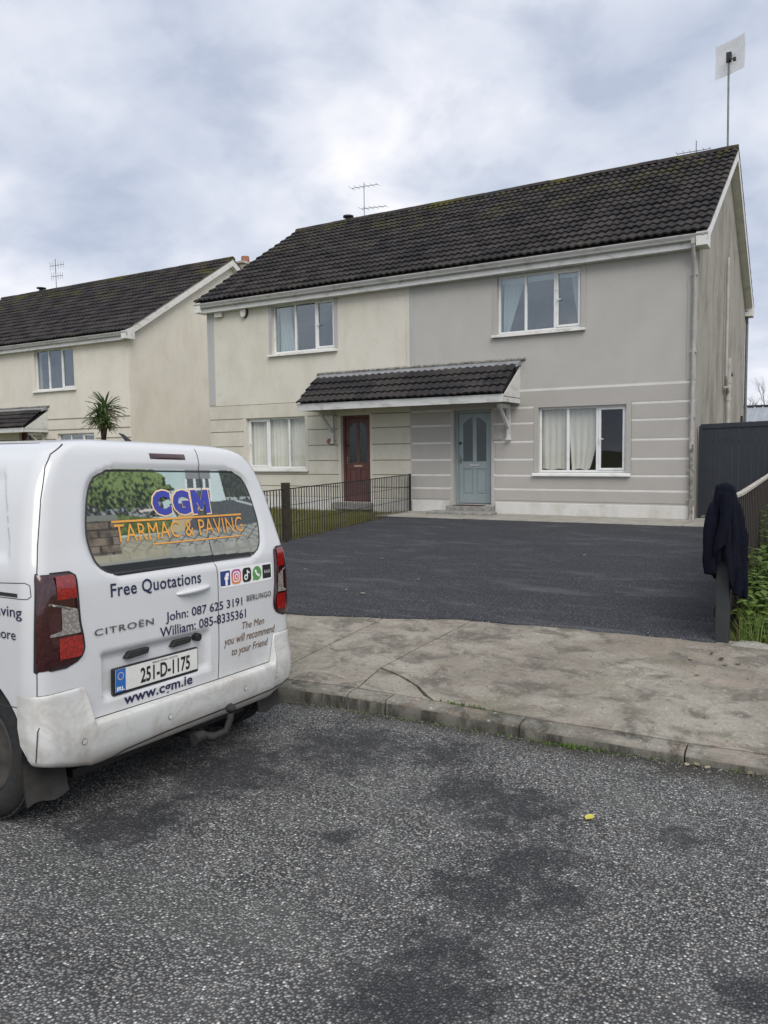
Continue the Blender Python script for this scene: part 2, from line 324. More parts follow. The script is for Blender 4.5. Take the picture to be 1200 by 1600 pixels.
# ------------------------------------------------------------------ lie of the land
def lerp(a, b, t): return a+(b-a)*t
def kerb_y(x): return float(np.interp(x, [-60, -6, -1.2, -.58, .64, 1.6, 2.1, 8, 60], [-11.6, -11.32, -11.24, -11.16, -11.11, -11.03, -11.0, -10.85, -10.5]))
def kerb_z(x): return float(np.interp(x, [-3, -.6, .2, .7, 1.6, 3, 4.5], [-.32, -.32, -.335, -.35, -.37, -.37, -.32]))
def front_y(x): return float(np.interp(x, [-5.2, -2.2, -1.3, -.52, .5, 1.56, 8], [-10.0, -9.7, -9.45, -9.16, -9.06, -9.02, -8.9]))
def road_z(y): return -.43+.03*min(-11.1-y, 3.4) if y > -14.5 else -.328-.03*(-14.5-y)
def land(x, y):
    k = kerb_y(x); f = front_y(x)
    if y < k: return road_z(y)
    if y < f: return lerp(kerb_z(x), -.2, (y-k)/(f-k))
    if y < -1.4: return lerp(-.2, -.035, (y-f)/(-1.4-f))
    if y < 0: return lerp(-.035, -.01, (y+1.4)/1.4)
    return -.01
def sheet(name, xs, yfn0, yfn1, ny, dz, mat, parent=None, th=.0, jag=0):
    b = MB(); n = len(xs); V = []
    for j in range(ny+1):
        for x in xs:
            y = lerp(yfn0(x), yfn1(x), j/ny)
            V.append((x, y, land(x, y)+dz))
    F = [(j*n+i, j*n+i+1, (j+1)*n+i+1, (j+1)*n+i) for j in range(ny) for i in range(n-1)]
    if th:
        m = len(V); V += [(x, y, z-th) for x, y, z in V[:n]]
        F += [(m+i, m+i+1, i+1, i) for i in range(n-1)]
    b.add(V, F); return b.build(name, mat, parent, smooth=False, fix=False)

def make_ground():
    xs = list(np.concatenate([[-400, -150, -80, -50], np.arange(-36, 12, 1.0), [14, 20, 40, 80, 150, 400]]))
    ys = [-11.0]+list(np.arange(-10.5, 1, .5))+[3, 8, 14, 25, 60, 150, 600]
    b = MB(); n = len(xs); V = [(x, max(y, kerb_y(x)+.1) if y < -10 else y, land(x, max(y, kerb_y(x)+.1))-.05) for y in ys for x in xs]
    b.add(V, [(j*n+i, j*n+i+1, (j+1)*n+i+1, (j+1)*n+i) for j in range(len(ys)-1) for i in range(n-1)])
    kind(b.build('ground', 'ground', fix=False), 'structure')
    b = MB(); b.add([(-400, -19.3, -.45), (400, -19.3, -.45), (400, -600, -.3), (-400, -600, -.3)], [(0, 3, 2, 1)]); b.v = b.v
    kind(b.build('far_verge', 'ground', fix=False), 'structure')
    xs = list(np.concatenate([[-400, -120, -60, -30, -15], np.arange(-8, 8.1, .5), [15, 30, 60, 120, 400]])); ys = [0, .03, .12, .3, .6, 1]
    b = MB(); n = len(xs); rows = 18; V = []
    for j in range(rows+1):
        for x in xs:
            y0 = kerb_y(x)+.05; y = lerp(y0, -19.2, (j/rows)); V.append((x, y, road_z(min(y, -11.1))))
    b.add(V, [(j*n+i, (j+1)*n+i, (j+1)*n+i+1, j*n+i+1) for j in range(rows) for i in range(n-1)])
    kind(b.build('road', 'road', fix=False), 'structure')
    b = MB(); b.prism([(-19.32, -.62), (-19.2, -.62), (-19.2, -.36), (-19.32, -.35)], lambda a, c, x: (x, a, c), -120, 120)
    kind(b.build('far_kerb', 'kerb'), 'structure')
make_ground()

def make_tarmac():
    b = MB(); NX, NY = 70, 70; V = []
    def left(y): return lerp(-5.98, -5.12, (y+1.4)/(-8.6))+.10
    for j in range(NY+1):
        for i in range(NX+1):
            t = i/NX
            xr = 1.52; x = lerp(lerp(-5.9, -5.0, 1-j/NY), xr, t); yf = front_y(x)+.012*math.sin(x*7.1)+.01*math.sin(x*17)
            yb = lerp(-1.42, -1.28, t); y = lerp(yf, yb, j/NY); x = lerp(left(y)+.02*math.sin(y*9), xr, t)
            z = land(x, y)+.012+.006*noise.noise((x*.7, y*.7, 0)); V.append((x, y, z))
    n = NX+1; m = len(V); V += [(x, y, z-.03) for x, y, z in V[:n]]
    b.add(V, [(j*n+i, j*n+i+1, (j+1)*n+i+1, (j+1)*n+i) for j in range(NY) for i in range(NX)]+[(m+i, m+i+1, i+1, i) for i in range(NX)])
    kind(b.build('driveway', 'tarmac', fix=False, smooth=True), 'structure')
make_tarmac()

def make_pavement():
    root = bpy.data.objects.new('pavement', None); COL.objects.link(root); reg(root); kind(root, 'structure')
    def slab(poly, mat='concrete', dz=0.):
        # poly in plan, subdivided on its own triangle fan so that it follows the fall of the land
        bm = bmesh.new(); vs = [bm.verts.new((x, y, 0)) for x, y in poly]; f = bm.faces.new(vs)
        bmesh.ops.triangulate(bm, faces=[f])
        for _ in range(5):
            ed = [e for e in bm.edges if e.calc_length() > .22]
            if not ed: break
            bmesh.ops.subdivide_edges(bm, edges=ed, cuts=1); bmesh.ops.triangulate(bm, faces=bm.faces[:])
        for v in bm.verts:
            v.co.z = land(v.co.x, v.co.y)+dz+.005*noise.noise((v.co.x*2.1, v.co.y*2.1, 3))
        r = bmesh.ops.extrude_face_region(bm, geom=bm.faces[:])
        for g in r['geom']:
            if isinstance(g, bmesh.types.BMVert): g.co.z -= .09
        bmesh.ops.recalc_face_normals(bm, faces=bm.faces)
        me = bpy.data.meshes.new('slab'); bm.to_mesh(me); bm.free(); me.materials.append(M[mat]); return link('slab', me, root)
    g = .012
    kb = lambda x: (x, kerb_y(x)+.142)
    fr = lambda x: (x, front_y(x)+.10)
    j1 = [(-.50, fr(-.5)[1]), (-.575, -9.9), (-.62, -10.59)]; ju = (-.56, kb(-.56)[1])
    wig = lambda P, k: [(x+k, y) for x, y in P]
    # right hand slab, with the corner broken off by a crack
    slab([(0.02, kb(0)[1]), kb(.7), kb(1.6), kb(2.4), kb(3.3), fr(3.3), fr(2.2), fr(1.5), fr(.5)]+wig(j1, g/2)+[(-.40, -10.68), (-.2, -10.80), (-.06, -10.93)])
    slab([(-.605, -10.63), (-.41, -10.70), (-.21, -10.82), (-.08, -10.95), (-.005, kb(0)[1]), (-.3, kb(-.3)[1]), (ju[0]+g/2, ju[1])])
    j2 = [(-1.27, fr(-1.27)[1]), (-1.30, -10.4), (-1.30, kb(-1.3)[1])]
    slab([(ju[0]-g/2, ju[1])]+wig(j1[::-1], -g/2)+[fr(-.9)]+wig(j2, g/2))
    slab(wig(j2[::-1], -g/2)+[fr(-2.2), fr(-3.0), (-3.0, kb(-3.0)[1])])
    slab([(-3.012, kb(-3.0)[1]), (-3.012, fr(-3.012)[1]), fr(-4.2), fr(-5.2), (-5.2, kb(-5.2)[1])])
    slab([kb(3.312), kb(5.2), fr(5.2), fr(3.312)]); slab([kb(5.212), kb(7.2), fr(7.2), fr(5.212)])
    for k in range(12):
        x1 = -5.212-k*2.0; x0 = x1-1.988
        slab([(x0, kb(x0)[1]), (x1, kb(x1)[1]), (x1, -9.9), (x0, -9.9)])
    # kerb stones
    kr = bpy.data.objects.new('kerb', None); COL.objects.link(kr); reg(kr); kind(kr, 'structure')
    xs = [-30+.915*i for i in range(31)]; xs = [x for x in xs if x < -2.6]+[-2.28, -1.36, -.565, -.27, .655, 1.60, 2.52, 3.43, 4.35, 5.26, 6.2, 7.1, 8.0]
    for a, c in zip(xs[:-1], xs[1:]):
        b = MB(); n = 5; V = []; jz = random.uniform(-.004, .004); jy = random.uniform(-.006, .006)
        for i in range(n+1):
            x = lerp(a+.005, c-.005, i/n); y = kerb_y(x)+jy; z = kerb_z(x)+jz+.004*noise.noise((x*5, 0, 0)); w = .004*noise.noise((x*6, 3, 0))
            zt = land(x, kerb_y(x)+.14)
            V += [(x, y+.004, -.56), (x, y-.004+w, z-.07), (x, y+.002+w, z-.022), (x, y+.012+w, z-.007), (x, y+.03, z), (x, y+.125, max(z+.006, zt-.004)), (x, y+.125, -.56)]
        F = [(i*7+k, i*7+k+1, (i+1)*7+k+1, (i+1)*7+k) for i in range(n) for k in range(6)]+[tuple(range(7)), tuple(range(n*7+6, n*7-1, -1))]
        b.add(V, F); b.mi = [(1 if (k % 6) < 2 and k < n*6 else 0) for k in range(len(F))]; b.build('kerb_stone', ['kerb', 'kerb_face'], kr, auto=50)
    # concrete path strip against the house
    pr = bpy.data.objects.new('house_path', None); COL.objects.link(pr); reg(pr); kind(pr, 'structure')
    cut = [-6.15, -4.1, -2.05, 0.0, 1.5]
    for a, c in zip(cut[:-1], cut[1:]):
        b = MB(); yb = -.01 if a < 0 else .32
        ys = lerp(-1.42, -1.28, (a+6)/7.5)+.01
        b.box(a+.006, c-.006, ys, yb, -.12, -.006 if a < -1 else -.004); o = b.build('path_slab', 'path', pr, bevel=.01)
make_pavement()

# ------------------------------------------------------------------ houses
def tile_mesh(name, w, L, mat, thick=.028, roll=.034):
    b = MB(); n = 12; top = []; fr = []; V = []
    for i in range(n+1):
        x = w*i/n; h = roll*(.5-.5*math.cos(4*math.pi*i/n))**.8
        V += [(x, .012*(1-h/roll), h+.046-thick-.008), (x, 0.012*(1-h/roll), h+.046), (x, L, h)]
    F = []
    for i in range(n):
        a = i*3; c = a+3; F += [(a, c, c+1, a+1), (a+1, c+1, c+2, a+2)]
    F += [(0, 1, 2)]; F += [(n*3+2, n*3+1, n*3)]
    b.add(V, F); me = b.mesh(name, mat, smooth=True); me.set_sharp_from_angle(angle=R(50)); return me
def lay_tiles(parent, me, x0, cols, rows, w, g, org, ang, flip=False, limit=300, key=None, stuffname='far_tiles', mat='tile', partset=None):
    d = Vector((0, math.cos(ang), math.sin(ang))); nrm = Vector((0, -math.sin(ang), math.cos(ang)))
    cells = []
    for j in range(rows):
        for i in range(cols):
            P = Vector((x0+i*w, org[1], org[2]))+d*(j*g)
            cells.append((key(P) if key else 0, i, j, P))
    cells.sort(key=lambda c: c[0])
    co = np.array([v.co for v in me.vertices]); pl = [tuple(p.vertices) for p in me.polygons]
    rest = MB(); Rm = Matrix.Rotation(ang, 4, 'X'); mir = Matrix.Identity(4)
    if flip: mir = Matrix(((1, 0, 0, 0), (0, -1, 0, 0), (0, 0, 1, 0), (0, 0, 0, 1)))
    for k, (_, i, j, P) in enumerate(cells):
        jit = Matrix.Rotation(random.uniform(-.011, .011), 4, 'Z') @ Matrix.Rotation(random.uniform(-.012, .012), 4, 'X') @ Matrix.Translation((0, random.uniform(-.009, .009), random.uniform(-.003, .005)))
        m = Matrix.Translation(P) @ Rm @ jit
        if k < limit:
            o = bpy.data.objects.new('roof_tile', me); COL.objects.link(o); o.parent = parent; o.matrix_parent_inverse = WORLD[parent.name].inverted(); o.matrix_basis = m
        else:
            q = np.array(m)@np.vstack([co.T, np.ones(len(co))]); q = q[:3].T
            if flip: q[:, 1] = 2*org[3]-q[:, 1]
            rest.add(q, pl)
    if rest.v: kind(rest.build(stuffname, mat, parent, smooth=True, auto=50), 'stuff')
CAM = Vector((2.28, -15.52, 1.33))

def window(parent, x0, x1, z0, z1, mull, y=.075, sash=2, gl='glass', label=None, sill=True, fr='upvc', s_mat='sill'):
    b = MB(); f = .045; d = .06
    b.box(x0, x1, y, y+d, z0, z0+f); b.box(x0, x1, y, y+d, z1-f, z1); b.box(x0, x0+f, y, y+d, z0+f, z1-f); b.box(x1-f, x1, y, y+d, z0+f, z1-f)
    for m in mull: b.box(m-.027, m+.027, y-.002, y+d, z0+f, z1-f)
    w = b.build('window', fr, parent, bevel=.006)
    if label: w['label'] = label
    xs = [x0+f]+[k for m in mull for k in (m-.027, m+.027)]+[x1-f]
    for k in range(len(mull)+1):
        a, c = xs[2*k], xs[2*k+1]; e = 0
        if k == sash:
            e = .042; s = MB(); yy = y-.012
            s.box(a, c, yy, y+.03, z0+f, z0+f+e); s.box(a, c, yy, y+.03, z1-f-e, z1-f); s.box(a, a+e, yy, y+.03, z0+f+e, z1-f-e); s.box(c-e, c, yy, y+.03, z0+f+e, z1-f-e)
            so = s.build('sash', fr, w, bevel=.005)
            h = MB(); h.box(a+.012, a+.028, yy-.02, yy, (z0+z1)/2-.06, (z0+z1)/2+.05); h.box(a+.012, a+.1, yy-.028, yy-.016, (z0+z1)/2-.01, (z0+z1)/2+.008); h.build('sash_handle', fr, w)
        MB().box(a+e-.004, c-e+.004, y+.022, y+.030, z0+f+e-.004, z1-f-e+.004).build('pane', gl, w)
    if sill:
        s = MB(); s.prism([(.09, z0), (-.075, z0-.02), (-.08, z0-.075), (-.065, z0-.078), (0.0, z0-.07), (.09, z0-.07)], lambda a, c, x: (x, a, c), x0-.11, x1+.09)
        s.build('sill', s_mat, w, bevel=.006)
    return w
def front_wall(parent, name, x0, x1, z0, z1, holes, mat, dep=.11, rev=None):
    xs = sorted({x0, x1, *[h[0] for h in holes], *[h[1] for h in holes]}); zs = sorted({z0, z1, *[h[2] for h in holes], *[h[3] for h in holes]})
    b = MB()
    for a, c in zip(xs[:-1], xs[1:]):
        for e, f in zip(zs[:-1], zs[1:]):
            m = ((a+c)/2, (e+f)/2)
            if not any(h[0] < m[0] < h[1] and h[2] < m[1] < h[3] for h in holes):
                b.add([(a, 0, e), (c, 0, e), (c, 0, f), (a, 0, f)], [(0, 1, 2, 3)]); b.add([(a, .3, e), (c, .3, e), (c, .3, f), (a, .3, f)], [(3, 2, 1, 0)])
    for h in holes:
        a, c, e, f = h
        b.add([(a, 0, e), (a, 0, f), (a, .3, f), (a, .3, e)], [(0, 1, 2, 3)]); b.add([(c, 0, e), (c, .3, e), (c, .3, f), (c, 0, f)], [(0, 1, 2, 3)])
        b.add([(a, 0, f), (c, 0, f), (c, .3, f), (a, .3, f)], [(0, 1, 2, 3)]); b.add([(a, 0, e), (a, .3, e), (c, .3, e), (c, 0, e)], [(0, 1, 2, 3)])
    return b.build(name, mat, parent, fix=False)
def arch_pane(x0, x1, z0, z1, side):
    "tall pane whose top slopes up in an arc towards one side"
    P = [(x0, z0), (x1, z0)]; k = 7
    top = [(lerp(x1, x0, i/k)) for i in range(k+1)]
    for x in top:
        t = (x-x0)/(x1-x0); t = t if side > 0 else 1-t
        P.append((x, z1-.13*(1-math.sin(t*math.pi/2))))
    return P
def door(parent, x0, x1, z0, z1, mat, glassmat, label, plate):
    y = .14; fr = MB(); w = .06
    fr.box(x0, x0+w, y-.03, y+.09, z0, z1); fr.box(x1-w, x1, y-.03, y+.09, z0, z1); fr.box(x0+w, x1-w, y-.03, y+.09, z1-w, z1)
    a, c, t = x0+w+.004, x1-w-.004, z1-w-.004; lo = z0+.02; W = c-a; H = t-lo
    d = link('door', None, parent) if False else None
    leaf = MB(); leaf.box(a, c, y+.012, y+.05, lo, t); dd = leaf.build('door', mat, parent, bevel=.004); dd['label'] = label
    fr.build('door_frame', mat, dd, bevel=.006)
    mid = lo+H*.435; st = .105
    r = MB()   # rails and stiles proud of the leaf
    for (p, q, e, f) in ((a, a+st, lo, t), (c-st, c, lo, t), (a+W/2-.045, a+W/2+.045, lo+.19, mid-.10), (a+W/2-.045, a+W/2+.045, mid+.06, t-.10), (a+st, c-st, lo, lo+.19), (a+st, c-st, mid-.10, mid+.06), (a+st, c-st, t-.10, t)):
        r.box(p, q, y-.004, y+.016, e, f)
    r.build('door_rails', mat, dd, bevel=.005)
    for k, (p, q) in enumerate(((a+st, a+W/2-.045), (a+W/2+.045, c-st))):
        poly = arch_pane(p-.002, q+.002, mid+.058, t-.098, 1 if k == 0 else -1)
        MB().prism(poly, lambda u, v, yy: (u, yy, v), y+.003, y+.0135).build('door_pane', glassmat, dd)
        sp = MB()
        pts = poly[2:]; 
        P = [(p-.002, t-.095), (q+.002, t-.095)]+pts
        sp.prism(P, lambda u, v, yy: (u, yy, v), y-.0015, y+.0142); sp.build('door_spandrel', mat, dd)
        pn = MB(); e, f = lo+.22, mid-.13
        pn.prism([(p+.02, e), (q-.02, e), (q-.02, f), (p+.02, f)], lambda u, v, yy: (u, yy, v), y+.002, y+.013); pn.build('door_panel', mat, dd, bevel=.01)
    lp = MB(); m = (a+c)/2; lp.box(m-.115, m+.115, y-.016, y-.004, mid-.045, mid-.005); lp.box(m-.09, m+.09, y-.02, y-.015, mid-.036, mid-.014); lp.build('letter_plate', plate, dd, bevel=.004)
    h = MB(); h.box(a+.025, a+.06, y-.014, y-.003, mid+.02, mid+.2); h.tube([(a+.042, y-.012, mid+.1), (a+.042, y-.05, mid+.1), (a+.13, y-.052, mid+.098)], .009, 8); h.build('door_handle', 'metal', dd)
    lk = MB(); lk.tube([(a+.042, y-.004, mid+.46), (a+.042, y-.018, mid+.46)], .03, 14); lk.build('door_lock', 'black', dd)
    sl = MB(); sl.box(x0, x1, y-.05, y+.09, z0-.03, z0+.016); sl.build('threshold', 'metal' if plate == 'chrome' else mat, dd)
    return dd

def canopy(parent, x0, x1, zf, ztop, proj=.95, fa='fascia'):
    root = MB(); a = math.atan2(ztop-zf-.03, proj-.05)
    # deck and soffit
    root.prism([(-.0, ztop-.05), (-proj, zf+.02), (-proj, zf-.005), (-.0, zf-.005)], lambda y, z, x: (x, y, z), x0+.1, x1-.12); c = root.build('porch_canopy', 'roof_deck', parent)
    MB().box(x0+.02, x1-.02, -proj-.022, -proj, zf-.13, zf+.03).build('fascia', fa, c, bevel=.004)
    MB().box(x0+.02, x1-.02, -proj+.001, -.003, zf-.022, zf-.008).build('soffit', fa, c)
    for s, xx in ((-1, x0+.02), (1, x1-.04)):
        g = MB(); g.prism([(-.002, ztop-.12), (-proj+.02, zf-.0), (-proj+.02, zf-.12), (-.002, zf-.12)], lambda y, z, x: (x, y, z), xx, xx+.02); g.build('gable_board', fa, c)
    me = tile_mesh('porch_tile', .327, .40, 'tile_porch', .03, .034); n = int(round((x1-x0-.06)/.327)); w = (x1-x0-.06)/n; sl = math.hypot(ztop-zf, proj)*.80; rows = 4; g = sl/rows
    d = Vector((0, math.cos(a), math.sin(a)))
    for j in range(rows):
        for i in range(n):
            o = bpy.data.objects.new('porch_tile', me); COL.objects.link(o); o.parent = c; o.matrix_parent_inverse = WORLD[c.name].inverted()
            P = Vector((x0+.03+i*w, -proj-.055, zf+.03))+d*(j*g)
            o.matrix_basis = Matrix.Translation(P) @ Matrix.Rotation(a, 4, 'X') @ Matrix.Translation((0, random.uniform(-.006, .006), random.uniform(0, .004))) @ Matrix.Diagonal((w/.327, g/.34 if g < .34 else 1, 1, 1))
    fl = MB(); fl.prism([(-.004, ztop+.03), (-.02, ztop+.03), (-.04, ztop+.01), (-.27, ztop-.125), (-.27, ztop-.14), (-.004, ztop-.07)], lambda y, z, x: (x, y, z), x0+.02, x1-.0); fl.build('lead_flashing', 'lead', c)
    fm = MB(); k = 40; fm.grid(k, 3, lambda u, v: (lerp(x0-.06, x1+.1, u), -.004-.045*math.sin(math.pi*v)-.012*abs(noise.noise((u*60, v*3, 1))), ztop+.0+.075*v+.012*noise.noise((u*40, v, 5)))); fm.build('mortar_fillet', 'mortar', c, fix=False)
    for xx in (x0+.38, x1-.26):
        b = MB(); zb = zf-.13; b.box(xx-.035, xx+.035, -.085, -.004, zb-.72, zb); b.box(xx-.035, xx+.035, -.62, -.085, zb-.085, zb-.0)
        b.bar((xx, -.07, zb-.48), (xx, -.52, zb-.07), .055, .06); b.box(xx-.05, xx+.05, -.1, -.003, zb-.75, zb-.70); b.build('bracket', fa, c, bevel=.006)
    return c

def roof(parent, W, D, rz, ez, vg=.2, ov=.22, rows=16, near=None, label=None):
    x0, x1 = -W-vg, vg; run = D/2+ov; a = math.atan2(rz-ez, run); cs, sn = math.cos(a), math.sin(a)
    dk = MB(); t = .05
    dk.prism([(-ov, ez), (D/2, rz), (D+ov, ez), (D+ov, ez-t), (D/2, rz-t*1.2), (-ov, ez-t)], lambda y, z, x: (x, y, z), x0+.03, x1-.03); r = dk.build('roof', 'roof_deck', parent)
    if label: r['label'] = label
    sl = math.hypot(run, rz-ez); g = sl/rows; cols = int(round((x1-x0)/.33)); w = (x1-x0)/cols
    me = tile_mesh('roof_tile', w-.003, g+.06, 'tile')
    lay_tiles(r, me, x0, cols, rows, w, g, (0, -ov-.05, ez-.012), a, limit=300, key=near, stuffname='far_tiles')
    lay_tiles(r, me, x0, cols, rows, w, g, (0, -ov-.05, ez-.012, D/2), a, flip=True, limit=0, stuffname='rear_tiles')
    n = int(round((x1-x0)/.44)); rw = (x1-x0)/n
    rb = MB(); prof = [(-.15, -.055), (-.125, -.005), (-.08, .04), (0, .065), (.08, .04), (.125, -.005), (.15, -.055), (.10, -.05), (0, .03), (-.10, -.05)]
    rb.prism(prof, lambda y, z, x: (x, y, z), 0, rw-.012); rme = rb.mesh('ridge_tile', 'ridge_tile', True, True); rme.set_sharp_from_angle(angle=R(40))
    for i in range(n):
        o = bpy.data.objects.new('ridge_tile', rme); COL.objects.link(o); o.parent = r; o.matrix_parent_inverse = WORLD[r.name].inverted()
        o.matrix_basis = Matrix.Translation((x0+i*rw, D/2, rz+.045+random.uniform(-.006, .006))) @ Matrix.Rotation(random.uniform(-.008, .008), 4, 'Y')
    # verges: mortar bed, barge boards, soffit boxes
    nv = Vector((0, -sn, cs))
    for s, xe in ((1, x1), (-1, x0)):
        for fr in (0, 1):
            f = (lambda y: y) if fr == 0 else (lambda y: D-y)
            def sec(lo, hi, xa, xb, e0=0.):
                y0, z0 = -ov-.02+e0, ez-.02+e0*sn/cs; P = [(y0, z0+hi), (D/2, rz+hi), (D/2, rz+lo), (y0, z0+lo)]
                return P, xa, xb
            for nm, lo, hi, xa, xb, mt in (('verge_mortar', -.03, .035, xe-.10*s, xe-.012*s, 'mortar'), ('barge_board', -.24, -.03, xe-.012*s, xe-.034*s, 'barge'), ('verge_soffit', -.25, -.232, xe-.036*s, xe-(vg+.01)*s, 'barge')):
                P, xa, xb = sec(lo, hi, xa, xb); b = MB(); b.prism([(f(y), z) for y, z in P], lambda y, z, x: (x, y, z), min(xa, xb), max(xa, xb)); b.build(nm, mt, r)
            bx = MB(); P = [(-ov-.05, ez-.02), (.12, ez+.16), (.12, ez-.26), (-ov-.05, ez-.26)]
            bx.prism([(f(y), z) for y, z in P], lambda y, z, x: (x, y, z), min(xe-.005*s, xe-vg*s), max(xe-.005*s, xe-vg*s)); bx.build('box_end', 'barge', r, bevel=.005)
    return r, a
def eaves(parent, W, D, ez, vg=.2, ov=.22):
    x0, x1 = -W-vg, vg
    for fr in (0, 1):
        f = (lambda y: y) if fr == 0 else (lambda y: D-y)
        b = MB(); b.prism([(f(-ov+.04), ez-.27), (f(-ov+.06), ez-.27), (f(-ov+.06), ez-.03), (f(-ov+.04), ez-.03)], lambda y, z, x: (x, y, z), x0+vg-.01, x1-vg+.01); b.build('fascia', 'fascia', parent)
        b = MB(); b.prism([(f(-ov+.05), ez-.272), (f(0.02), ez-.272), (f(0.02), ez-.26), (f(-ov+.05), ez-.26)], lambda y, z, x: (x, y, z), x0+vg-.01, x1-vg+.01); b.build('soffit', 'fascia', parent)
        # ogee gutter
        prof = [(-ov+.038, ez-.045), (-ov-.045, ez-.035), (-ov-.062, ez-.05), (-ov-.058, ez-.075), (-ov-.035, ez-.10), (-ov-.03, ez-.14), (-ov+.01, ez-.165), (-ov+.038, ez-.165)]
        b = MB(); b.prism([(f(y), z) for y, z in prof], lambda y, z, x: (x, y, z), x0+.0, x1+.0); go = b.build('gutter', 'gutter', parent, auto=40)
        for i in range(int((x1-x0)/2.0)+1):
            xx = min(x0+.4+i*2.0, x1-.1); k = MB(); k.prism([(f(y-.004), z-.003) for y, z in prof[1:7]]+[(f(-ov+.03), ez-.17)], lambda y, z, x: (x, y, z), xx, xx+.035); k.build('gutter_clip', 'gutter', go)

def main_house():
    H = thing('semi_detached_house', 'semi-detached pair, cream half with red door joined to grey half with teal door', 'house', (-6, 4.3, 0))
    W, D, rz, ez = 12.0, 8.69, 8.10, 5.235
    RU = (-3.93, -2.15, 3.76, 4.95); RL = (-3.03, -1.25, .87, 2.20); LU = (-9.88, -8.03, 3.79, 4.98); LL = (-10.77, -8.93, .95, 2.22)
    RD = (-4.95, -4.07, .17, 2.21); LD = (-7.90, -7.09, .16, 2.20)
    front_wall(H, 'wall', -6, 0, -.15, ez-.26, [RU, RL, RD], 'grey_render')['label'] = 'smooth grey rendered front wall'
    front_wall(H, 'wall', -12, -6, -.15, ez-.26, [LU, LL, LD], 'cream')['label'] = 'stained cream rendered front wall'
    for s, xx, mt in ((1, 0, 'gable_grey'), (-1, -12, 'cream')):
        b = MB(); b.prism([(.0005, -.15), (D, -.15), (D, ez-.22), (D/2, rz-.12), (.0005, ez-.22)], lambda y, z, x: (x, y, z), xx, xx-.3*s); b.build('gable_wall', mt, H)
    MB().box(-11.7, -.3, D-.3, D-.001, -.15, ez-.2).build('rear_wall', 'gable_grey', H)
    MB().box(-11.69, -.31, .31, D-.31, 2.45, 2.65).build('upper_floor', 'interior', H)
    MB().box(-11.69, -.31, .31, D-.31, 5.05, 5.12).build('attic_floor', 'interior', H)
    MB().box(-11.69, -.31, .31, D-.31, -.1, .1).build('ground_floor', 'interior', H)
    MB().box(-11.69, -.31, 3.6, 3.7, .1, 5.05).build('inner_wall', 'interior', H); MB().box(-6.1, -5.9, .31, 3.6, .1, 5.05).build('party_wall', 'interior', H)
    # courses of proud render between painted / stained joints
    zs = [.255, .515, .805, 1.14, 1.51, 1.89, 2.215, 2.565]
    def courses(x0, x1, holes, cm, bm, bh, proud):
        # holes: (x0,x1,z0,z1,margin)
        for k in range(len(zs)):
            z = zs[k]; segs = [(x0, x1)]
            for h in holes:
                if h[2]-.02 < z < h[3]+.02:
                    segs = [s for a, c in segs for s in ((a, min(c, h[0]-h[4])), (max(a, h[1]+h[4]), c)) if s[1]-s[0] > .08]
            if k > 0:
                for a, c in segs: MB().box(a, c, -.006, .002, z-bh, z+bh).build('joint_band', bm, H)
            if k < len(zs)-1:
                lo, hi = z+bh, zs[k+1]-bh; segs = [(x0, x1)]
                for h in holes:
                    if h[2] < hi-.1 and h[3] > lo+.1:
                        segs = [s for a, c in segs for s in ((a, min(c, h[0]-.10)), (max(a, h[1]+.10), c)) if s[1]-s[0] > .05]
                for a, c in segs: MB().box(a+.0005, c-.0005, -proud, .002, lo+.0005, hi-.0005).build('render_course', cm, H, bevel=.005)
    courses(-5.985, -.012, [RL+(.1,), RD+(.06,)], 'grey_course', 'white_band', .021, .010)
    courses(-11.985, -6.015, [LL+(.1,), LD+(.06,)], 'cream_course', 'groove', .010, .016)
    for a, c in ((-12.01, LD[0]-.08), (LD[1]+.08, -6.02), (-5.98, RD[0]-.1), (RD[1]+.1, .012)):
        MB().box(a, c, -.026, .002, -.12, .235).build('plinth', 'plinth', H, bevel=.008)
    for a, c, mt, y in ((-12.006, -11.78, 'strip_grey', -.012), (-6.09, -6.012, 'cream', -.012), (-6.008, -5.90, 'strip_grey', -.012), (-.165, -.0, 'grey_render', -.014)):
        MB().box(a, c, y, .002, 2.60, ez-.262).build('pilaster_strip', mt, H, bevel=.006)
    for (x0, x1, z0, z1), mt in ((RU, 'grey_course'), (RL, 'grey_course'), (LU, 'strip_grey'), (LL, 'cream_course')):
        MB().box(x0-.095, x0-.001, -.012, .002, z0-.0, z1+.09).build('window_surround', mt, H); MB().box(x1+.001, x1+.095, -.012, .002, z0-.0, z1+.09).build('window_surround', mt, H); MB().box(x0, x1, -.012, .002, z1+.001, z1+.09).build('window_surround', mt, H)
    window(H, *RU, (-3.33, -2.71), label='upstairs window of the grey half'); window(H, *RL, (-2.43, -1.83), gl='glass_low', label='downstairs window of the grey half', s_mat='upvc')
    window(H, *LU, (-9.21, -8.60), label='upstairs window of the cream half'); window(H, *LL, (-10.10, -9.47), gl='glass_low', sash=0, label='downstairs window of the cream half')
    door(H, *RD, 'teal_door', 'door_glass', 'pale teal panelled front door', 'chrome'); door(H, *LD, 'red_door', 'dark_glass', 'faded red panelled front door', 'brass')
    canopy(H, -8.47, -3.40, 2.42, 3.17)
    for x0, x1, mt in ((-5.0, -3.98, 0), (-7.98, -7.0, 0)):
        MB().box(x0, x1, -.32, -.027, .0, .155).build('door_step', 'step_stone', H, bevel=.012)
    MB().box(-5.28, -3.80, -.72, -.321, -.03, .055).build('door_step', 'step_stone', H, bevel=.015)
    roof(H, W, D, rz, ez, near=lambda P: (P-CAM).length)
    eaves(H, W, D, ez)
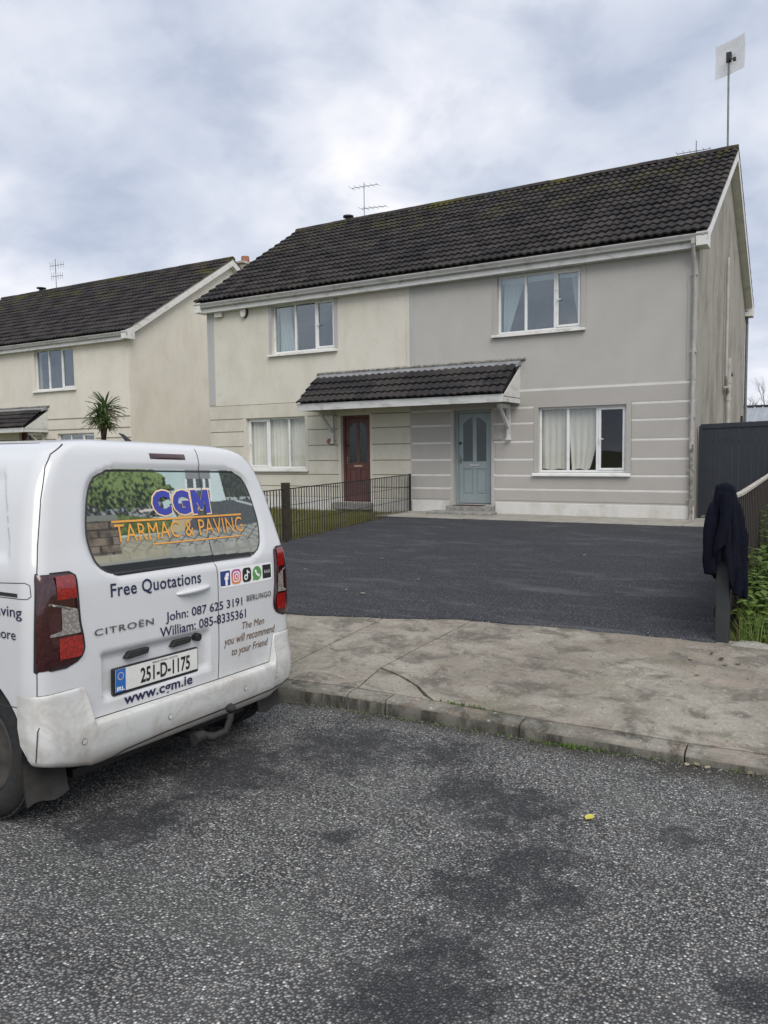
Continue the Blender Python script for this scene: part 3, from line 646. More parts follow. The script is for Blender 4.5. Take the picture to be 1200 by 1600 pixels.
    # front downpipe at the corner, swan neck and dirty lower half
    p = MB(); X = -.045; p.box(X-.035, X+.035, -.29, -.215, ez-.22, ez-.12); p.tube([(X, -.25, ez-.2), (X, -.25, ez-.27), (X, -.07, ez-.47), (X, -.07, 1.45)], .033, 12); p.tube([(X, -.07, 1.47), (X, -.07, 1.32)], .042, 12)
    dp = p.build('downpipe', 'pipe_grey', H, auto=50); q = MB(); q.tube([(X+.005, -.075, 1.40), (X+.01, -.075, .12), (X+.01, -.13, -.02)], .036, 12); q.build('downpipe_shoe', 'mortar', dp)
    for z in (4.5, 3.1, 1.9, .9, .35): MB().box(X-.055, X+.055, -.075, -.012, z, z+.035).build('pipe_clip', 'pipe_grey', dp)
    # soil pipes on the gable
    g = MB(); g.tube([(.08, 3.86, 5.6), (.08, 3.86, 2.95)], .032, 10); g.tube([(.08, 3.86, 2.95), (.085, 4.05, 2.72), (.085, 4.25, 2.62)], .036, 10); a = g.build('waste_pipe', 'pipe_grey', H)
    g = MB(); g.tube([(.085, 4.3, 3.4), (.085, 4.3, -.05)], .055, 12); g.tube([(.085, 4.3, 2.95), (.085, 4.3, 2.83)], .07, 12); g.tube([(.085, 3.75, 2.70), (.085, 4.75, 2.76)], .03, 10); g.tube([(.085, 4.3, 2.5), (.085, 4.3, 2.42)], .07, 12); g.build('soil_pipe', 'pipe_grey', H)
    g = MB(); g.tube([(.01, 4.55, 3.05), (.16, 4.55, 3.05)], .05, 12); g.build('flue', 'metal', H)
    g = MB(); g.tube([(.04, D-.1, ez-.1), (.04, D+.06, ez-.45), (.04, D+.06, .0)], .04, 10); g.build('rear_downpipe', 'metal', H)
    g = MB(); g.box(.0, .05, 8.0, 8.12, 2.02, 2.2); g.build('wall_vent', 'black', H)
    # little flue terminal on the ridge
    g = MB(); g.tube([(-10.35, D/2, 8.1), (-10.35, D/2, 8.26)], .09, 12); g.tube([(-10.35, D/2, 8.25), (-10.35, D/2, 8.29)], .16, 12); g.build('ridge_terminal', 'black', H)
    # number plaque, stone plaque
    g = MB(); g.prism([(-4.02, 1.56), (-3.80, 1.56), (-3.80, 1.70), (-3.91, 1.73), (-4.02, 1.70)], lambda x, z, y: (x, y, z), -.03, -.008); g.build('number_plaque', 'grey_course', H)
    g = MB(); n = 14; g.prism([(-8.16+.12*math.cos(2*math.pi*i/n), 1.60+.075*math.sin(2*math.pi*i/n)) for i in range(n)], lambda x, z, y: (x, y, z), -.045, -.012); g.build('house_plaque', 'terracotta', H, bevel=.01)
main_house()

# alarm boxes, mat
b = MB(); b.prism([(-11.68, 4.84), (-11.44, 4.84), (-11.44, 5.0), (-11.68, 5.0)], lambda x, z, y: (x, y, z), -.09, -.012); o = b.build('alarm_box', 'alarm', bevel=.012)
tag(o, 'boxy cream burglar alarm with flat face under the eaves of the cream half', 'alarm box')
b = MB(); n = 20; b.prism([(-10.73+.085*math.cos(2*math.pi*i/n), 4.90+.145*math.sin(2*math.pi*i/n)) for i in range(n)], lambda x, z, y: (x, y, z), -.10, -.012); ra = thing('alarm_box', 'round cream burglar alarm with dark edge beside the boxy one', 'alarm box', (-10.73, -.02, 4.9))
b.build('cover', 'alarm', ra, bevel=.012)
b = MB(); b.prism([(-10.715+.10*math.cos(2*math.pi*i/n), 4.90+.155*math.sin(2*math.pi*i/n)) for i in range(n)], lambda x, z, y: (x, y, z), -.05, -.0125); b.build('backplate', 'black', ra)
b = MB(); b.grid(20, 10, lambda u, v: (lerp(-4.83, -4.15, u), lerp(-.31, -.06, v), .157+.012+.004*noise.noise((u*9, v*5, 2)))); b.grid(20, 1, lambda u, v: (lerp(-4.83, -4.15, u), -.31, .155+.014*v)); o = b.build('door_mat', 'mat', fix=False)
tag(o, 'worn brown mat on the step of the teal door', 'mat')

# curtains and blinds
def curtain(name, label, x0, x1, z0, z1, mat, waves, y=.235, gather=None, amp=.022, hem=.02, seed=0, cat='curtain', group=None):
    b = MB(); NU, NV = waves*8, 14
    def fn(u, v):
        k = 1.0; xx = u
        if gather: k = gather(v); xx = k[0]+(k[1]-k[0])*u
        x = lerp(x0, x1, xx); z = lerp(z1, z0+hem*math.sin(u*math.pi*3+seed), v)
        return (x, y+amp*math.sin(u*waves*2*math.pi+seed+.6*math.sin(v*3))+.01*noise.noise((u*9, v*3, seed)), z)
    b.grid(NU, NV, fn); o = b.build(name, mat, fix=False, smooth=True); return tag(o, label, cat, group)
curtain('net_curtain', 'gathered white net curtain behind the left pane of the grey half downstairs', -2.99, -2.46, .93, 2.17, 'net', 4, gather=lambda v: (.0, 1-.10*max(0, v-.45)), seed=1, amp=.009, y=.17, hem=.012)
curtain('net_curtain', 'gathered white net curtain behind the middle pane of the grey half downstairs', -2.42, -1.86, .93, 2.17, 'net', 4, gather=lambda v: (.16*max(0, v-.4), 1-.6*max(0, v-.35)**2), seed=4, amp=.011, y=.17, hem=.015)
curtain('bedroom_curtain', 'pale curtain drawn back at the jamb nearest the party line, grey half upstairs', -3.88, -3.40, 3.80, 4.90, 'drape', 4, gather=lambda v: (0, 1-.75*v), seed=2)
curtain('bedroom_curtain', 'pale curtain drawn back at the jamb nearest the gable, grey half upstairs', -2.62, -2.20, 3.80, 4.90, 'drape', 4, gather=lambda v: (.45+.4*v, 1), seed=3)
curtain('bedroom_curtain', 'pale curtain hanging at the left pane of the cream half upstairs', -9.82, -9.22, 3.83, 4.93, 'drape', 5, gather=lambda v: (.05, .62+.3*v*v), seed=6)
def pelmet():
    o = MB().box(-3.88, -2.20, .20, .23, 4.80, 4.90).build('blind_pelmet', 'drape'); tag(o, 'white blind rolled up along the top of the grey half upstairs window', 'blind')
pelmet()
bl = thing('vertical_blind', 'closed white vertical slat blind in the cream half downstairs window', 'blind', (-9.85, .19, .98))
sm = MB().add([(-.06, -.012, 0), (.06, .012, 0), (.06, .012, 1.2), (-.06, -.012, 1.2), (0, .012, 0), (0, .012, 1.2)], [(0, 4, 5, 3), (4, 1, 2, 5)]).mesh('slat', 'slat')
for i in range(17):
    o = bpy.data.objects.new('slat', sm); COL.objects.link(o); o.parent = bl; o.location = (-.86+i*.107, random.uniform(-.01, .01), 0); o.rotation_euler.z = R(28+random.uniform(-7, 7))
MB().box(-10.74, -8.96, .17, .23, 2.16, 2.2).build('headrail', 'slat', bl)
o = MB().box(-1.75, -1.3, 2.1, 2.2, 1.25, 1.55).build('wall_picture', 'interior_red', bevel=.01); tag(o, 'dim red picture inside the open-sash window of the grey half', 'picture')

# neighbouring pair
def neighbour_house():
    T = Vector((-17.2, 2.0, 0.02)); H = bpy.data.objects.new('semi_detached_house', None); COL.objects.link(H); H.location = T; WORLD[H.name] = Matrix.Identity(4)
    tag(H, 'cream semi-detached pair set back behind the white van, brown tiled roof', 'house')
    W, D, rz, ez = 13.2, 9.8, 8.42, 5.22
    U1 = (-4.66, -2.62, 3.58, 4.96); L1 = (-3.6, -1.75, .78, 2.07); D1 = (-5.7, -4.85, .15, 2.2)
    U2 = (-10.6, -8.5, 3.58, 4.96); L2 = (-11.45, -9.6, .78, 2.07); D2 = (-8.35, -7.5, .15, 2.2)
    front_wall(H, 'wall', -W, 0, -.2, ez-.26, [U1, L1, D1, U2, L2, D2], 'neigh_cream')
    for s, xx in ((1, 0), (-1, -W)):
        b = MB(); b.prism([(.0005, -.2), (D, -.2), (D, ez-.22), (D/2, rz-.12), (.0005, ez-.22)], lambda y, z, x: (x, y, z), xx, xx-.3*s); b.build('gable_wall', 'neigh_cream', H)
    MB().box(-W+.3, -.3, D-.3, D-.001, -.2, ez-.2).build('rear_wall', 'neigh_cream', H)
    MB().box(-W+.31, -.31, .31, D-.31, 2.45, 2.65).build('upper_floor', 'interior', H); MB().box(-W+.31, -.31, .31, D-.31, 5.05, 5.1).build('attic_floor', 'interior', H); MB().box(-W+.31, -.31, 3.6, 3.7, .1, 5).build('inner_wall', 'interior', H)
    for z in (.52, .81, 1.14, 1.51, 1.89, 2.21, 2.57):
        segs = [(-W+.02, -.02)]
        for h in (L1, D1, L2, D2):
            if h[2]-.02 < z < h[3]+.02: segs = [s for a, c in segs for s in ((a, min(c, h[0]-.08)), (max(a, h[1]+.08), c)) if s[1]-s[0] > .08]
        for a, c in segs: MB().box(a, c, -.014, .002, z-.012, z+.012).build('joint_band', 'groove', H)
    for u in (U1, U2, L1, L2):
        k = (u[1]-u[0])/3; window(H, *u, (u[0]+k, u[0]+2*k), gl='glass')
    door(H, *D1, 'red_door', 'dark_glass', 'front door under the canopy', 'brass'); door(H, *D2, 'teal_door', 'dark_glass', 'front door under the canopy', 'chrome')
    canopy(H, -9.2, -4.05, 2.25, 2.98)
    roof(H, W, D, rz, ez, near=lambda P: (P+T-CAM).length); eaves(H, W, D, ez)
    b = MB(); b.box(-1.05, -.35, 6.1, 6.75, 7.0, 8.60); ch = b.build('chimney', 'chimney', H, bevel=.02)
    MB().box(-1.12, -.28, 6.03, 6.82, 8.60, 8.68).build('chimney_cap', 'chimney', ch)
    for x in (-.5,): b = MB(); b.tube([(x, 6.42, 8.68), (x, 6.42, 8.92)], [.17, .15], 14); b.build('chimney_pot', 'terracotta', ch)
    b = MB(); b.tube([(-10.7, D/2, 8.4), (-10.7, D/2, 8.6)], .1, 12); b.tube([(-10.7, D/2, 8.6), (-10.7, D/2, 8.64)], .2, 12); b.build('ridge_terminal', 'black', H)
neighbour_house()
def aerial(label, x, y, z, h, els, boom=.0, r=.011):
    t = thing('tv_aerial', label, 'aerial', (x, y, z)); b = MB(); b.tube([(x, y, z-.2), (x, y, z+h)], r, 8); b.build('mast', 'metal', t)
    for zz, dx0, dx1, dy, vert in els:
        b = MB(); b.tube([(x+dx0, y, zz+z), (x+dx1, y+dy, zz+z)], r*.7, 6); a = b.build('boom', 'metal', t)
        n = 6
        for i in range(n):
            k = i/(n-1); px = lerp(x+dx0, x+dx1, k); py = lerp(y, y+dy, k); l = .13+.05*(1-k)
            c = MB(); c.tube([(px, py, zz+z-l), (px, py, zz+z+l)] if vert else [(px, py-l, zz+z), (px, py+l, zz+z)], r*.45, 5); c.build('element', 'metal', a)
    return t
aerial('twin-boom television aerial on the mossy ridge of the cream half', -9.8, 4.35, 8.2, .95, [(.86, -.42, .40, .1, False), (.22, -.1, .65, .15, False)])
aerial('television aerial on the ridge of the set-back pair behind the van', -26.9, 6.9, 8.45, 1.3, [(1.05, -.35, .4, .1, True), (.6, -.3, .3, .1, True)], r=.015)
aerial('low bent aerial lying at the gable end of the ridge', -.72, 4.35, 8.15, .32, [(.10, -.42, .3, .05, False)])
def grid_dish():
    t = thing('flat_dish', 'square white flat antenna on a tall thin mast above the gable', 'antenna', (-.04, 4.35, 8.1))
    b = MB(); b.tube([(-.04, 4.35, 8.0), (-.06, 4.35, 10.22)], .022, 10); b.build('mast', 'metal', t)
    b = MB(); c = Vector((-.02, 4.42, 10.18)); ux = Vector((math.cos(R(28)), -math.sin(R(28)), 0)); uz = Vector((0, 0, 1)); nn = ux.cross(uz)
    S = .37
    def fn(u, v): 
        a, d = (u-.5)*2, (v-.5)*2; bow = -.05*(a*a+d*d)*.5
        return c+ux*(a*S)+uz*(d*S)+nn*(-bow)
    b.grid(8, 8, fn); b.grid(8, 8, lambda u, v: fn(u, v)+nn*.012); b.build('panel', 'dish_sheet', t, fix=False, smooth=True)
    b = MB(); b.box(-.11, -.0, 4.29, 4.38, 10.06, 10.26); b.bar((-.04, 4.3, 10.1), (.09, 4.1, 10.0), .03, .03); b.box(.06, .12, 4.06, 4.12, 9.95, 10.02); b.build('mount', 'black', t)
grid_dish()

# ------------------------------------------------------------------ gate, fences, coat
def side_gate():
    g = thing('side_gate', 'dark anthracite boarded side gate between gable and garden fence', 'gate', (.75, .32, 0))
    x = .07; me = MB().box(0, .107, -.012, .012, 0, 1.70).mesh('gate_board', 'anthracite')
    while x < 1.42:
        o = bpy.data.objects.new('gate_board', me); COL.objects.link(o); o.parent = g; o.location = (x-.75, random.uniform(-.0015, .0015), .05); x += .1105
    MB().bar((.06, .32, 1.735), (1.5, .32, 1.775), .055, .09).build('top_rail', 'anthracite', g, bevel=.004)
    for xx in (.035, 1.5): MB().box(xx, xx+.06, .28, .36, -.05, 1.75).build('gate_post', 'anthracite', g, bevel=.005)
    for z in (.3, 1.4): MB().box(.09, 1.5, .335, .365, z, z+.1).build('rear_rail', 'anthracite', g)
side_gate()
def board_fence():
    f = thing('board_fence', 'dark brown close-boarded garden fence with pale dipped capping', 'fence', (1.52, -4, -.1))
    def top(y): return float(np.interp(y, [-8.8, -7.9, -7.4, -6.1, -5, -3.8, -2, .2], [.92, .90, .895, .915, .935, .955, 1.03, 1.2]))
    y = -8.78; i = 0
    while y < .2:
        zb = land(1.5, y)-.04; h = top(y)-.02
        b = MB(); b.prism([(y, zb), (y+.092, zb), (y+.092, top(y+.092)-.02), (y, h)], lambda a, z, x: (x, a, z), 1.505+(.012 if i % 2 else 0), 1.525+(.012 if i % 2 else 0)); b.build('fence_board', 'fence_board', f); y += .097; i += 1
    ys = np.linspace(-8.8, .25, 40); c = MB(); V = []
    for yy in ys: V += [(1.492, yy, top(yy)-.016), (1.545, yy, top(yy)-.016), (1.545, yy, top(yy)+.010), (1.492, yy, top(yy)+.010)]
    c.add(V, [(4*i+k, 4*i+(k+1) % 4, 4*i+4+(k+1) % 4, 4*i+4+k) for i in range(39) for k in range(4)]+[(3, 2, 1, 0), (156, 157, 158, 159)]); c.build('capping', 'fence_cap', f)
    for z in (.1, .6): MB().bar((1.484, -8.8, z-.1), (1.484, .2, z+.05), .04, .08).build('rail', 'fence_board', f)
    b = MB(); b.tube([(1.47, -7.6, .93), (1.465, -7.4, .72), (1.46, -7.2, .5)], .006, 6); b.tube([(1.46, -6.4, .66), (1.46, -6.45, .35)], .008, 6); b.build('wire', 'fence_cap', f)
board_fence()
b = MB(); b.box(1.50, 1.60, -9.0, -8.9, -.28, 1.03); o = b.build('gate_post', 'post_grey', bevel=.008); tag(o, 'square dark grey metal post at the drive entrance under the jacket', 'post')
b = MB(); b.grid(14, 10, lambda u, v: (1.62+.30*u, -9.06+.13*v, land(1.7, -9.0)+.002+.035*math.sin(math.pi*u)**.6*math.sin(math.pi*v)**.6*(1+.5*noise.noise((u*6, v*6, 1)))-.006)); o = b.build('concrete_footing', 'path', fix=False, smooth=True); tag(o, 'pale lump of spilt concrete at the foot of the entrance post', 'concrete')
def jacket():
    t = thing('jacket', 'dark navy jacket draped over the drive entrance post', 'jacket', (1.55, -8.95, .1))
    cx, cy = 1.55, -8.95; b = MB(); NA, NV = 96, 40
    def hem(th):   # th measured from +X anticlockwise; camera looks from (-y,+x) side
        k = ((th+math.pi*2) % (math.pi*2))
        return float(np.interp(k, np.array([0, .5, 1.5, 2.6, 3.1, 3.5, 3.9, 4.25, 4.55, 4.9, 5.15, 5.5, 5.9, 6.28]), [.24, .2, .2, .32, .33, .34, .36, .42, .47, .42, .28, .19, .17, .24]))
    def rad(th, v):
        base = float(np.interp(v, [0, .012, .04, .13, .3, .44, .6, .85, 1], [.0, .056, .061, .072, .094, .108, .106, .114, .108]))
        wid = 1+.13*math.cos(th-.35)*math.cos(th-.35)*min(1, v*1.6)
        fold = .24*abs(math.sin(th*2.5+1.1+.8*v))-.12+.13*math.sin(th*9+2.3-2*v)+.07*math.sin(th*14+v*3)
        fold2 = .09*noise.noise((math.cos(th)*2.2, math.sin(th)*2.2, v*5))
        return base*wid*(1+(fold+fold2)*min(1, v*2.0)) + (.028 if v > .02 else 0)*0
    def fn(u, v):
        th = 2*math.pi*u; r = rad(th, v); h = hem(th); z = lerp(1.055, h, v**.95)
        sq = 1/max(abs(math.cos(th)), abs(math.sin(th))) if v < .25 else 1
        sq = lerp(min(sq, 1.25), 1, min(1, v*4)); ox = .012*v; return (cx+r*sq*math.cos(th)+ox, cy+r*sq*math.sin(th), z+.004*math.sin(th*7)*v)
    b.grid(NA, NV, fn); o = b.build('jacket_body', 'cloth', t, smooth=True, fix=False); m = o.modifiers.new('thick', 'SOLIDIFY'); m.thickness = .008
    def sleeve(pts, rad):
        s = MB(); n = 16; P = [Vector(p) for p in pts]; V = []
        for i, (p, r) in enumerate(zip(P, rad)):
            for k in range(n):
                a = 2*math.pi*k/n; f = 1+.16*math.sin(3*a+i*.9)+.08*math.sin(5*a-i*1.3); V.append(p+Vector((r*f*math.cos(a), r*.75*f*math.sin(a), .006*math.sin(a*2+i))))
        s.add(V, [(i*n+k, i*n+(k+1) % n, (i+1)*n+(k+1) % n, (i+1)*n+k) for i in range(len(P)-1) for k in range(n)]+[tuple(range(n))[::-1], tuple(range((len(P)-1)*n, len(P)*n))])
        so = s.build('sleeve', 'cloth', t, smooth=True, auto=60); k = so.modifiers.new('s', 'SUBSURF'); k.levels = k.render_levels = 1
    sleeve([(1.49, -9.0, .93), (1.468, -9.03, .80), (1.452, -9.04, .70), (1.46, -9.045, .52), (1.468, -9.045, .42), (1.472, -9.045, .335)], [.04, .055, .055, .05, .044, .042])
    sleeve([(1.61, -8.90, .92), (1.635, -8.9, .78), (1.65, -8.92, .6), (1.665, -8.93, .42), (1.685, -8.94, .28), (1.70, -8.94, .14)], [.04, .055, .054, .05, .044, .04])
    # front edges of the open jacket, hanging either side
    s = MB(); s.grid(8, 18, lambda u, v: (1.52+.075*u+.02*math.sin(v*5), -9.075-.02*math.sin(u*math.pi)-.03*v, lerp(.99, .50+.1*u, v))); so = s.build('collar_fold', 'cloth', t, smooth=True, fix=False); m = so.modifiers.new('thick', 'SOLIDIFY'); m.thickness = .01
jacket()
def railings():
    f = thing('railing_fence', 'thin black metal railings along the left edge of the new drive', 'railings', (-5.7, -4, -.1))
    A = Vector((-6.0, -.06, 0)); B = Vector((-5.05, -9.4, 0)); L = (B-A).length; d = (B-A).normalized()
    def ztop(s): return float(np.interp(s, [0, 5.3, 9.4], [.815, .745, .72]))
    me = MB().tube([(0, 0, 0), (0, 0, 1)], .0085, 6).mesh('picket', 'iron')
    n = int(L/.088)
    for i in range(1, n):
        s = i*.088; p = A+d*s; zb = land(p.x, p.y)+.02; o = bpy.data.objects.new('picket', me); COL.objects.link(o); o.parent = f; o.matrix_parent_inverse = WORLD[f.name].inverted()
        o.matrix_basis = Matrix.Translation((p.x, p.y, zb)) @ Matrix.Rotation(random.uniform(-.012, .012), 4, 'X') @ Matrix.Diagonal((1, 1, ztop(s)-zb, 1))
    for nm, k in (('top_rail', 1.0), ('mid_rail', .66), ('low_rail', .30)):
        b = MB(); b.tube([Vector((*(A+d*s).xy, lerp(land(*(A+d*s).xy)+.05, ztop(s), k))) for s in np.linspace(0, L, 12)], .009 if k == 1 else .0045, 6); b.build(nm, 'iron', f)
    for s, r in ((0.03, .022), (9.3, .022)):
        p = A+d*s; MB().box(p.x-r, p.x+r, p.y-r, p.y+r, -.2, ztop(s)+.02).build('end_post', 'iron', f, bevel=.003)
    p = A+d*5.35; MB().box(p.x-.055, p.x+.055, p.y-.055, p.y+.055, -.2, .85).build('timber_post', 'old_timber', f, bevel=.008)
railings()

# ------------------------------------------------------------------ van
exec_surface = None
def pchip(tab):
    x = np.array([a for a, b in tab], float); y = np.array([b for a, b in tab], float); h = np.diff(x); d = np.diff(y)/h; m = np.zeros_like(x)
    for i in range(1, len(x)-1):
        if d[i-1]*d[i] > 0:
            w1 = 2*h[i]+h[i-1]; w2 = h[i]+2*h[i-1]; m[i] = (w1+w2)/(w1/d[i-1]+w2/d[i])
    m[0] = d[0]; m[-1] = d[-1]; X = x.tolist(); Y = y.tolist(); Hh = h.tolist(); Mm = m.tolist()
    import bisect
    def f(t):
        t = min(max(t, X[0]), X[-1]); i = min(max(bisect.bisect_left(X, t)-1, 0), len(Hh)-1); s = (t-X[i])/Hh[i]
        return (1+2*s)*(1-s)**2*Y[i]+s*(1-s)**2*Hh[i]*Mm[i]+s*s*(3-2*s)*Y[i+1]+s*s*(s-1)*Hh[i]*Mm[i+1]
    return f
VW = pchip([(.2, .85), (.26, .89), (.4, .918), (.7, .924), (1.0, .918), (1.1, .912), (1.17, .906), (1.28, .885), (1.38, .86), (1.52, .82), (1.62, .776), (1.69, .728), (1.74, .66), (1.77, .555), (1.785, .42), (1.793, .25), (1.796, .05)])
VR = pchip([(.2, .14), (.26, .085), (.35, .062), (.6, .06), (.8, .066), (1.1, .08), (1.3, .122), (1.5, .165), (1.66, .2), (1.72, .217), (1.75, .235), (1.775, .28), (1.788, .38), (1.794, .6), (1.796, .95)])
VF = pchip([(.2, 4.2), (.35, 4.38), (.6, 4.40), (.8, 4.34), (.95, 4.2), (1.05, 3.95), (1.12, 3.6), (1.4, 3.15), (1.65, 2.75), (1.75, 2.45), (1.785, 2.1), (1.796, 1.4)])
RC, FC = .09, .34
def outline(s, z):
    sg = 1 if s >= 0 else -1; a = abs(s); w = VW(z); r = VR(z); rc = min(RC, w*.9); A = w-rc
    if a <= A: return r+.02*(a/w)**2, sg*a
    b = .02*(A/w)**2; L = rc*math.pi/2
    if a <= A+L:
        t = (a-A)/rc; return r+b+rc*(1-math.cos(t)), sg*(A+rc*math.sin(t))
    x = r+b+rc+(a-A-L); fc = min(FC, w*.9); fx = VF(z)-fc
    if x <= fx: return x, sg*w
    e = x-fx; L2 = fc*math.pi/2
    if e <= L2: return fx+fc*math.sin(e/fc), sg*(w-fc+fc*math.cos(e/fc))
    return fx+fc, sg*max(0, w-fc-(e-L2))
def sstep(x, a, b):
    t = min(1, max(0, (x-a)/(b-a))); return t*t*(3-2*t)
GH = pchip([(1.125, .47), (1.14, .52), (1.16, .562), (1.2, .602), (1.32, .628), (1.45, .607), (1.55, .573), (1.60, .535), (1.635, .45), (1.645, .40)])
GC = .042
def recess(s, z):
    d = 0.
    if abs(s) < 1.0:
        if 1.06 < z < 1.72:
            e = min(GH(z)+.035-abs(s-GC), z-1.10, 1.668-z)
            d = max(d, .016*sstep(e, 0, .03))
        e = min(s+.575, .155-s, z-.550, .775-z); d = max(d, .028*sstep(e, 0, .022))
    elif s < 0 and s > -3.0:
        xo = outline(s, z)[0]-VR(z); e = min(xo-.125-.28*max(0, abs(z-1.44)-.12), 1.3-xo, z-1.2, 1.655-z); d = max(d, .016*sstep(e, 0, .075))
    return d
def surf(s, z, off=0.):
    e = .004; x, u = outline(s, z); x1, u1 = outline(s+e, z); x0, u0 = outline(s-e, z); z1 = min(z+e, 1.796); z0 = max(z-e, .2); xa, ua = outline(s, z1); xb, ub = outline(s, z0)
    n = Vector((x1-x0, u1-u0, 0)).cross(Vector((xa-xb, ua-ub, z1-z0)))
    n = n.normalized() if n.length > 1e-9 else Vector((0, 0, 1))
    c = Vector((x-1.5, u, 0))
    if abs(s) < .8 and n.x > 0 and z < 1.74: n = -n
    elif n.dot(c+Vector((0, 0, .2 if z > 1.7 else 0))) < 0: n = -n
    return Vector((x, u, z))+n*(off-recess(s, z))
LETTERS = {}
def text2d(body, italic=0., bold=0., space=1.0):
    cu = bpy.data.curves.new('lettering', 'FONT'); cu.body = body; cu.size = 1; cu.shear = italic; cu.offset = bold; cu.fill_mode = 'FRONT'; cu.resolution_u = 3; cu.space_character = space
    o = bpy.data.objects.new('lettering', cu); COL.objects.link(o); dg = bpy.context.evaluated_depsgraph_get(); dg.update()
    me = bpy.data.meshes.new_from_object(o.evaluated_get(dg)); V = np.array([v.co[:2] for v in me.vertices]); F = [tuple(p.vertices) for p in me.polygons]
    bpy.data.objects.remove(o); bpy.data.curves.remove(cu); bpy.data.meshes.remove(me); return V, F
def van_mats():
    t = NT('van_paint')
    tc = t.n('TexCoord'); sp = t.n('SeparateXYZ'); t.link(tc.outputs['Object'], sp.inputs[0])
    def on(scale, det=6, r=.65, sc=(1, 1, 1)):
        m = t.n('Mapping'); m.inputs['Scale'].default_value = sc; t.link(tc.outputs['Object'], m.inputs[0]); return t.noise(scale, det, r, .4, m.outputs[0])
    low = t.rng(sp.outputs[2], .9, .3, 0, 1); dirt = t.math('MULTIPLY', t.rng(on(3.5, sc=(1, 1, .6)), .38, .7), low)
    base = t.mix(t.math('MULTIPLY', dirt, .75), (.60, .61, .62), (.34, .32, .28)); base = t.mix(t.rng(on(1.6), .45, .75, 0, .35), base, (.53, .53, .515))
    t.col(base, t.rng(dirt, 0, .5, .28, .6)); t.p.inputs['Coat Weight'].default_value = .6; t.p.inputs['Coat Roughness'].default_value = .08; M['van_paint'] = t.m
    t = NT('bumper_paint'); tc = t.n('TexCoord'); sp = t.n('SeparateXYZ'); t.link(tc.outputs['Object'], sp.inputs[0])
    m = t.n('Mapping'); m.inputs['Scale'].default_value = (1, 1, 1.3); t.link(tc.outputs['Object'], m.inputs[0])
    a = t.rng(t.noise(5, 7, .7, .8, m.outputs[0]), .42, .68); b = t.rng(sp.outputs[2], .36, .27, 0, .9); c = t.rng(t.noise(28, 5, .7, 0, m.outputs[0]), .60, .72, 0, .6)
    base = t.mix(t.math('MULTIPLY', a, .75), (.58, .58, .565), (.36, .335, .29)); base = t.mix(b, base, (.30, .275, .23)); base = t.mix(c, base, (.35, .33, .29)); t.col(base, .45); M['bumper_paint'] = t.m
    def lamp(n, c, r=.15):
        t = NT(n); t.col(t.mix(t.rng(t.voro(70), .2, .6), c, tuple(x*.55 for x in c)), r); t.p.inputs['Coat Weight'].default_value = 1; t.bump(t.voro(70), .08, .002); M[n] = t.m
    lamp('lamp_dark', (.05, .006, .008)); lamp('lamp_red', (.36, .012, .012)); lamp('lamp_clear', (.34, .32, .30)); lamp('lamp_red2', (.25, .012, .014))
    plain('navy', (.014, .016, .06), .5, .05, 5); plain('cgm_blue', (.035, .045, .33), .4, .05, 5); plain('orange', (.72, .33, .055), .45, .1, 9); plain('cream_print', (.85, .62, .38), .5, .05, 9)
    plain('brown_print', (.13, .065, .03), .5, .05, 5); plain('chrome_dark', (.14, .14, .14), .3, .1, 20, .6); plain('plate_white', (.70, .69, .66), .4, .06, 9); plain('plate_blue', (.025, .13, .42), .4, .1, 9)
    plain('print_white', (.82, .82, .82), .4, .03, 5); plain('fb_blue', (.025, .05, .21), .4, .05, 5); plain('wa_green', (.10, .30, .075), .4, .05, 5); plain('gap', (.035, .035, .038), .8, .1, 5); plain('rim', (.06, .056, .05), .7, .35, 15, .2)
    plain('moss_dirt', (.10, .09, .06), .95, .4, 30); plain('rust', (.022, .02, .019), .75, .4, 14, .1)
    t = NT('insta'); tc = t.n('TexCoord'); sp = t.n('SeparateXYZ'); t.link(tc.outputs['Object'], sp.inputs[0]); k = t.rng(sp.outputs[2], .99, 1.075); t.col(t.mix(k, (.75, .25, .06), (.42, .06, .32)), .4); M['insta'] = t.m
    t = NT('window_print'); vc = t.n('VertexColor'); vc.layer_name = 'print'; t.col(t.mix(1.0, vc.outputs[0], (.80, .80, .80), 'MULTIPLY'), .3, .25); t.p.inputs['Coat Weight'].default_value = .12; t.p.inputs['Coat Roughness'].default_value = .03; M['window_print'] = t.m
van_mats()
